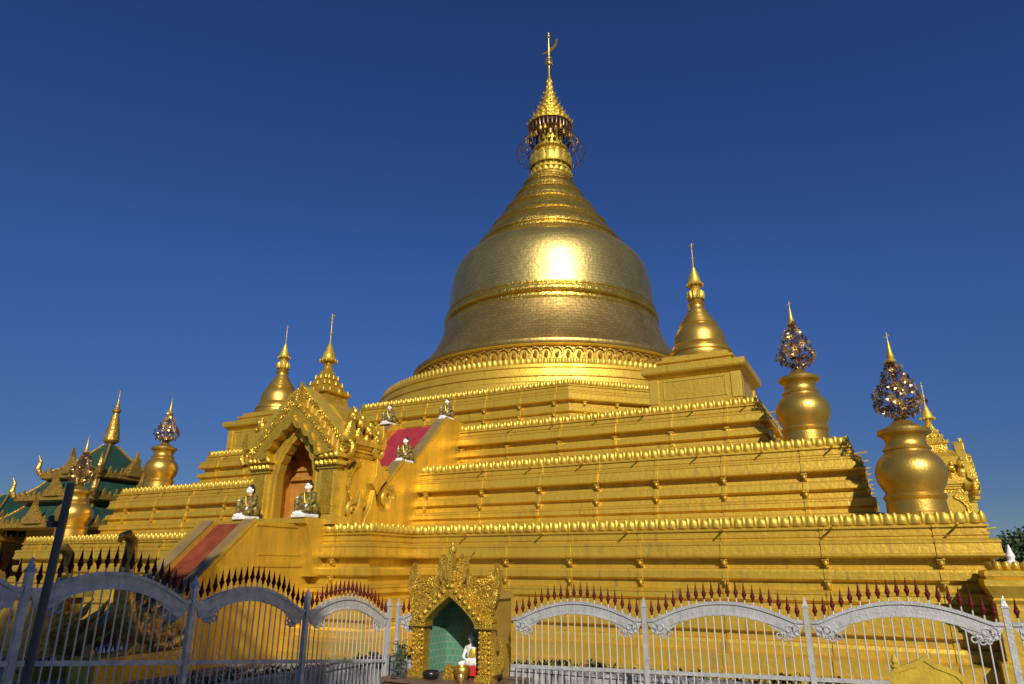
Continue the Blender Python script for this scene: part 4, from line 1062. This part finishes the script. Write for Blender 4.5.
bowl('water_cup', (13.86, -35.98, -.57), .07, .15, M['silver'], 'small silver cup on the shrine counter', 'cup')
q = MB(); q.box2((-.13, -.05, 0), (.13, .05, .04)); q.extrude([(-.12, .04), (.12, .04), (.1, .22), (0, .28), (-.1, .22)], -.03, .03)
tag(q.build('offering_plaque', M['gold_carved'], None, smooth=30, loc=(13.38, -35.66, -.57)), 'small gold plaque standing left of the gold bowl', 'plaque')
# candle and flower stand
T = thing('flower_stand', (12.38, -36.0, -.57), 'dark wire stand with dried flowers on the counter left of the shrine', 'flower stand')
q = MB()
for k in range(8):
    a = 2*pi*k/8; q.tube([(.14*cos(a), .14*sin(a), 0), (.15*cos(a), .15*sin(a), .3)], .01, 5)
for zz in (.02, .15, .3): q.tube([(.15*cos(2*pi*k/16), .15*sin(2*pi*k/16), zz) for k in range(17)], .012, 5)
q.build('basket', M['pole'], T)
q = MB(); f2 = MB(); rnd = random.Random(9)
for k in range(34):
    a = rnd.uniform(0, 2*pi); r = rnd.uniform(.05, .24); h = rnd.uniform(.35, .72); e = Vector((r*cos(a), r*sin(a), h)); q.tube([(0, 0, .05), e*.6+Vector((0, 0, .05)), e], .006, 4)
    for j in range(4):
        b = rnd.uniform(0, 2*pi); d = Vector((cos(b)*.07, sin(b)*.07, .03)); s_ = Vector((-sin(b), cos(b), .3))*.02; (q if j % 2 else f2).add([e, e+d*.5+s_, e+d, e+d*.5-s_], [(0, 1, 2, 3)])
q.build('stems', M['foliage_dark'], T, smooth=0); f2.build('flowers', M['gold_old'], T, smooth=0)

# ------------------------------------------------------------------ yellow board at the right
T = thing('yellow_board', (21.82, -36.6, -1.2), 'yellow board with ogee-shaped top standing before the fence at right', 'board')
tp = [(x*.76, z if z else -.45) for x, z in ((-.62, 0), (-.62, 1.27), (-.59, 1.38), (-.50, 1.45), (-.36, 1.49), (-.16, 1.54), (0, 1.62), (.16, 1.54), (.36, 1.49), (.50, 1.45), (.59, 1.38), (.62, 1.27), (.62, 0))]
q = MB(); q.extrude(tp, -.04, .04); q.build('panel', M['yellow'], T, smooth=0)
q = MB(); inn = [(x*.91, z-.06 if z > 0 else z) for x, z in tp]; q.band(tp, inn, -.055, -.04); q.build('raised_border', M['yellow'], T, smooth=0)
q = MB(); q.lathe([(.05, 0), (.07, .03), (.03, .06), (.05, .1), (.04, .14), (.008, .2)], 10, (-.37, 0, 1.43)); q.build('knob', M['yellow'], T)

# ------------------------------------------------------------------ green-roofed pavilions at the left
def pyramid_roof(parent, c, hw, z0, hw1, z1, rz=0, name='roof', sag=.12):
    q = MB(); n = 7; L = []
    for i in range(n+1):
        t = i/n; h = hw+(hw1-hw)*t; z_ = z0+(z1-z0)*(t - sag*sin(pi*t)); L.append((h*1.4142, z_))
    q.lathe(L, 4, (c[0], c[1], 0), pi/4+rz)
    o = q.build(name, M['roofgreen'], parent, smooth=0)
    # gold hip ridges
    r = MB()
    for k in range(4):
        a = pi/4+rz+k*pi/2; r.tube([(c[0]+l*cos(a), c[1]+l*sin(a), z_+.05) for l, z_ in L], .11, 6)
    r.build('hip_ridge', M['gold_old'], o)
    return o
def eaves(parent, c, hw, z0, rz=0, orn=.9):
    q = MB(); 
    q.lathe([(hw*.97*1.4142, z0-.42), (hw*1.03*1.4142, z0-.3), (hw*1.03*1.4142, z0+.04), (hw*.95*1.4142, z0+.08)], 4, (c[0], c[1], 0), pi/4+rz)
    for k in range(4):
        M4 = Matrix.Translation((c[0], c[1], 0)) @ Matrix.Rotation(rz+k*pi/2, 4, 'Z')
        n = int(hw*2/.55)
        for i in range(n):
            x = -hw+(i+.5)*2*hw/n
            t = abs(x)/hw; hh = orn*(.45+.25*(i % 2))
            vs = [M4 @ Vector(v) for v in ((x-.2, -hw*1.03, z0), (x+.2, -hw*1.03, z0), (x, -hw*1.03-.02, z0+hh), (x-.2, -hw*1.03+.14, z0), (x+.2, -hw*1.03+.14, z0), (x, -hw*1.03+.12, z0+hh))]
            q.add(vs, [(0, 1, 2), (5, 4, 3), (0, 2, 5, 3), (1, 4, 5, 2), (0, 3, 4, 1)])
        # corner flame and mid gable
        for (x, s_, hh) in ((-hw*1.03, 1, 1.9), ):
            P = [M4 @ Vector((x, -hw*1.03, z0)), M4 @ Vector((x-.22*orn, -hw*1.03-.22*orn, z0+.6*orn)), M4 @ Vector((x-.12, -hw*1.03-.12, z0+hh*.7*orn)), M4 @ Vector((x-.28, -hw*1.03-.28, z0+hh*orn))]
            q.tube(P, [.24*orn, .28*orn, .16*orn, .02], 7)
        for (w_, hh, d) in ((1.25, 2.1, 0), (.8, 2.5, -.1)):
            w_ *= orn; hh *= orn
            vs = [M4 @ Vector(v) for v in ((-w_, -hw*1.05+d, z0), (w_, -hw*1.05+d, z0), (.2*w_, -hw*1.05+d, z0+hh*.55), (0, -hw*1.05+d, z0+hh), (-.2*w_, -hw*1.05+d, z0+hh*.55),
                                           (-w_, -hw*1.05+d+.25, z0), (w_, -hw*1.05+d+.25, z0), (.2*w_, -hw*1.05+d+.25, z0+hh*.55), (0, -hw*1.05+d+.25, z0+hh), (-.2*w_, -hw*1.05+d+.25, z0+hh*.55))]
            for sg in (-1, 1):
                for i in range(6):
                    t = i/5; b_ = M4 @ Vector((sg*w_*(1-.8*t), -hw*1.05+d+.1, z0+hh*.55*t)); q.tube([b_, b_+Vector((0, 0, .18*orn)), b_+(M4.to_3x3() @ Vector((sg*.06, 0, .48*orn)))], [.11*orn, .1*orn, .01], 5)
            q.add(vs, [(0, 1, 2, 3, 4), (9, 8, 7, 6, 5), (0, 5, 6, 1), (1, 6, 7, 2), (2, 7, 8, 3), (3, 8, 9, 4), (4, 9, 5, 0)])
    return q.build('eaves_ornament', M['gold_old'], parent, smooth=0)
def pavilion(loc, rz, s, label, spire=True, levels=3):
    T = thing('green_roofed_pavilion', loc, label, 'pavilion', 'green-roofed pavilions at left', rz, s)
    q = MB(); q.box2((-3.4, -3.4, -.5), (3.4, 3.4, 5.6)); q.build('hall_wall', M['buff'], T, smooth=0)
    for sx in (-1, 1):
        for sy in (-1, 1):
            q = MB(); q.lathe([(.35, -.5), (.35, .3), (.25, .35), (.24, 5.4), (.36, 5.6)], 16, (sx*4.6, sy*4.6, 0)); q.build('column', M['gold_old'], T)
    Z = [5.8, 8.0, 9.9]; H = [5.4, 4.2, 3.2]; H1 = [3.6, 2.8, .35]; Z1 = [7.4, 9.5, 12.7]
    if levels == 2: Z = [5.8, 7.8]; H = [5.4, 3.9]; H1 = [3.4, .35]; Z1 = [7.3, 10.2]
    for i in range(len(Z)):
        rf = pyramid_roof(T, (0, 0), H[i], Z[i], H1[i], Z1[i])
        eaves(rf, (0, 0), H[i], Z[i], orn=.85)
        if i+1 < len(Z):
            q = MB(); q.box2((-H1[i]-.02, -H1[i]-.02, Z1[i]-.3), (H1[i]+.02, H1[i]+.02, Z[i+1]-.2)); q.build('clerestory', M['roofgreen'], T, smooth=0)
    zt = Z1[-1]
    q = MB(); q.lathe([(.6, zt-.5), (.4, zt-.1), (.22, zt+.05), (.5, zt+.25), (.66, zt+.45), (.6, zt+.62), (.56, zt+1.0), (.40, zt+2.0), (.22, zt+2.9), (.34, zt+3.0), (.36, zt+3.15), (.22, zt+3.3), (.12, zt+3.8), (.05, zt+4.2), (.03, zt+5.0)], 20)
    for k in range(10):
        a = 2*pi*k/10; petal(q, (cos(a)*.52, sin(a)*.52, zt+.3), Vector((cos(a), sin(a), 0)), .5, .6); 
    q.tube([(-.12, 0, zt+4.75), (.2, 0, zt+4.85)], [.02, .05], 5)
    if spire: q.build('roof_spire', M['gold_old'], T, smooth=40)
    return T
pavilion((-37.4, -11.8, -1.2), R(8), 1.0, 'tall pavilion with tiered green pyramid roof and gold spire behind the left terrace')
pavilion((-46.0, -14.6, -1.2), R(8), .84, 'lower green-roofed pavilion at the left edge, its gold gable beside the tall one', spire=False, levels=2)
pavilion((-52.0, -18.5, -1.2), R(8), .86, 'green-roofed pavilion cut off by the left edge of the photo', spire=False, levels=2)

# ------------------------------------------------------------------ trees
def tree(loc, h, cr, label, m='foliage_dark', seed=1, nl=5000, leaf=.35, base=.25, squash=.75):
    T = thing('broadleaf_tree', loc, label, 'tree', 'trees beyond the pagoda')
    rnd = random.Random(seed)
    q = MB(); q.tube([(0, 0, 0), (.1, .05, h*.25), (0, .1, h*.55)], [h*.035, h*.026, h*.012], 10)
    cl = []
    for i in range(16):
        a = rnd.uniform(0, 2*pi); r = cr*rnd.uniform(.2, .72); z_ = h*(base+.12)+rnd.random()*(h*(1-base)-.25*cr)
        r *= 1-.55*max(0, (z_/h-.6)/.4); c = Vector((r*cos(a), r*sin(a), z_)); cl.append((c, cr*rnd.uniform(.28, .48)))
        q.tube([(0, 0, h*rnd.uniform(.2, .45)), c*.55+Vector((0, 0, h*.12)), c], [h*.014, h*.009, h*.004], 6)
    q.build('trunk', M['bark'], T, smooth=60)
    q = MB()
    for i in range(nl):
        c, r = cl[i % len(cl)]
        d = Vector((rnd.gauss(0, 1), rnd.gauss(0, 1), rnd.gauss(0, 1))).normalized()*r*rnd.uniform(.55, 1.05); d.z *= squash; p = c+d
        u = Vector((rnd.gauss(0, 1), rnd.gauss(0, 1), rnd.gauss(0, .6))).normalized(); v = u.cross(Vector((rnd.gauss(0, 1), rnd.gauss(0, 1), rnd.gauss(0, 1)))).normalized(); L = leaf*rnd.uniform(.6, 1.3)
        q.add([p, p+u*L*.5+v*L*.28, p+u*L, p+u*L*.5-v*L*.28], [(0, 1, 2, 3)])
    q.build('crown', M[m], T, smooth=0)
    return T
tree((37.2, 61, -1.65), 6.9, 5.0, 'dark tree just left of the far trees beyond the terrace corner at right', seed=11, leaf=.5, nl=5000)
tree((44, 58, -1.65), 8.5, 6.0, 'dark leafy tree beyond the right end of the terraces, at the right edge', seed=12, leaf=.5, nl=6000)
# trees behind the viewer whose shade falls on the stair foot and the left fence
for i, (x, y, h, c_) in enumerate(((13.5, -59, 19.0, 7.0), (19.5, -59.5, 20.8, 6.5), (25.5, -60.0, 16.5, 5.0))):
    t = tree((x, y, -1.65), h, c_, ['leafy tree behind the viewer, leftmost of three', 'tallest leafy tree behind the viewer', 'shortest leafy tree behind the viewer'][i], 'foliage', 20+i, 9000, .7, .25, .8)
    t['group'] = 'shade trees behind the viewer'
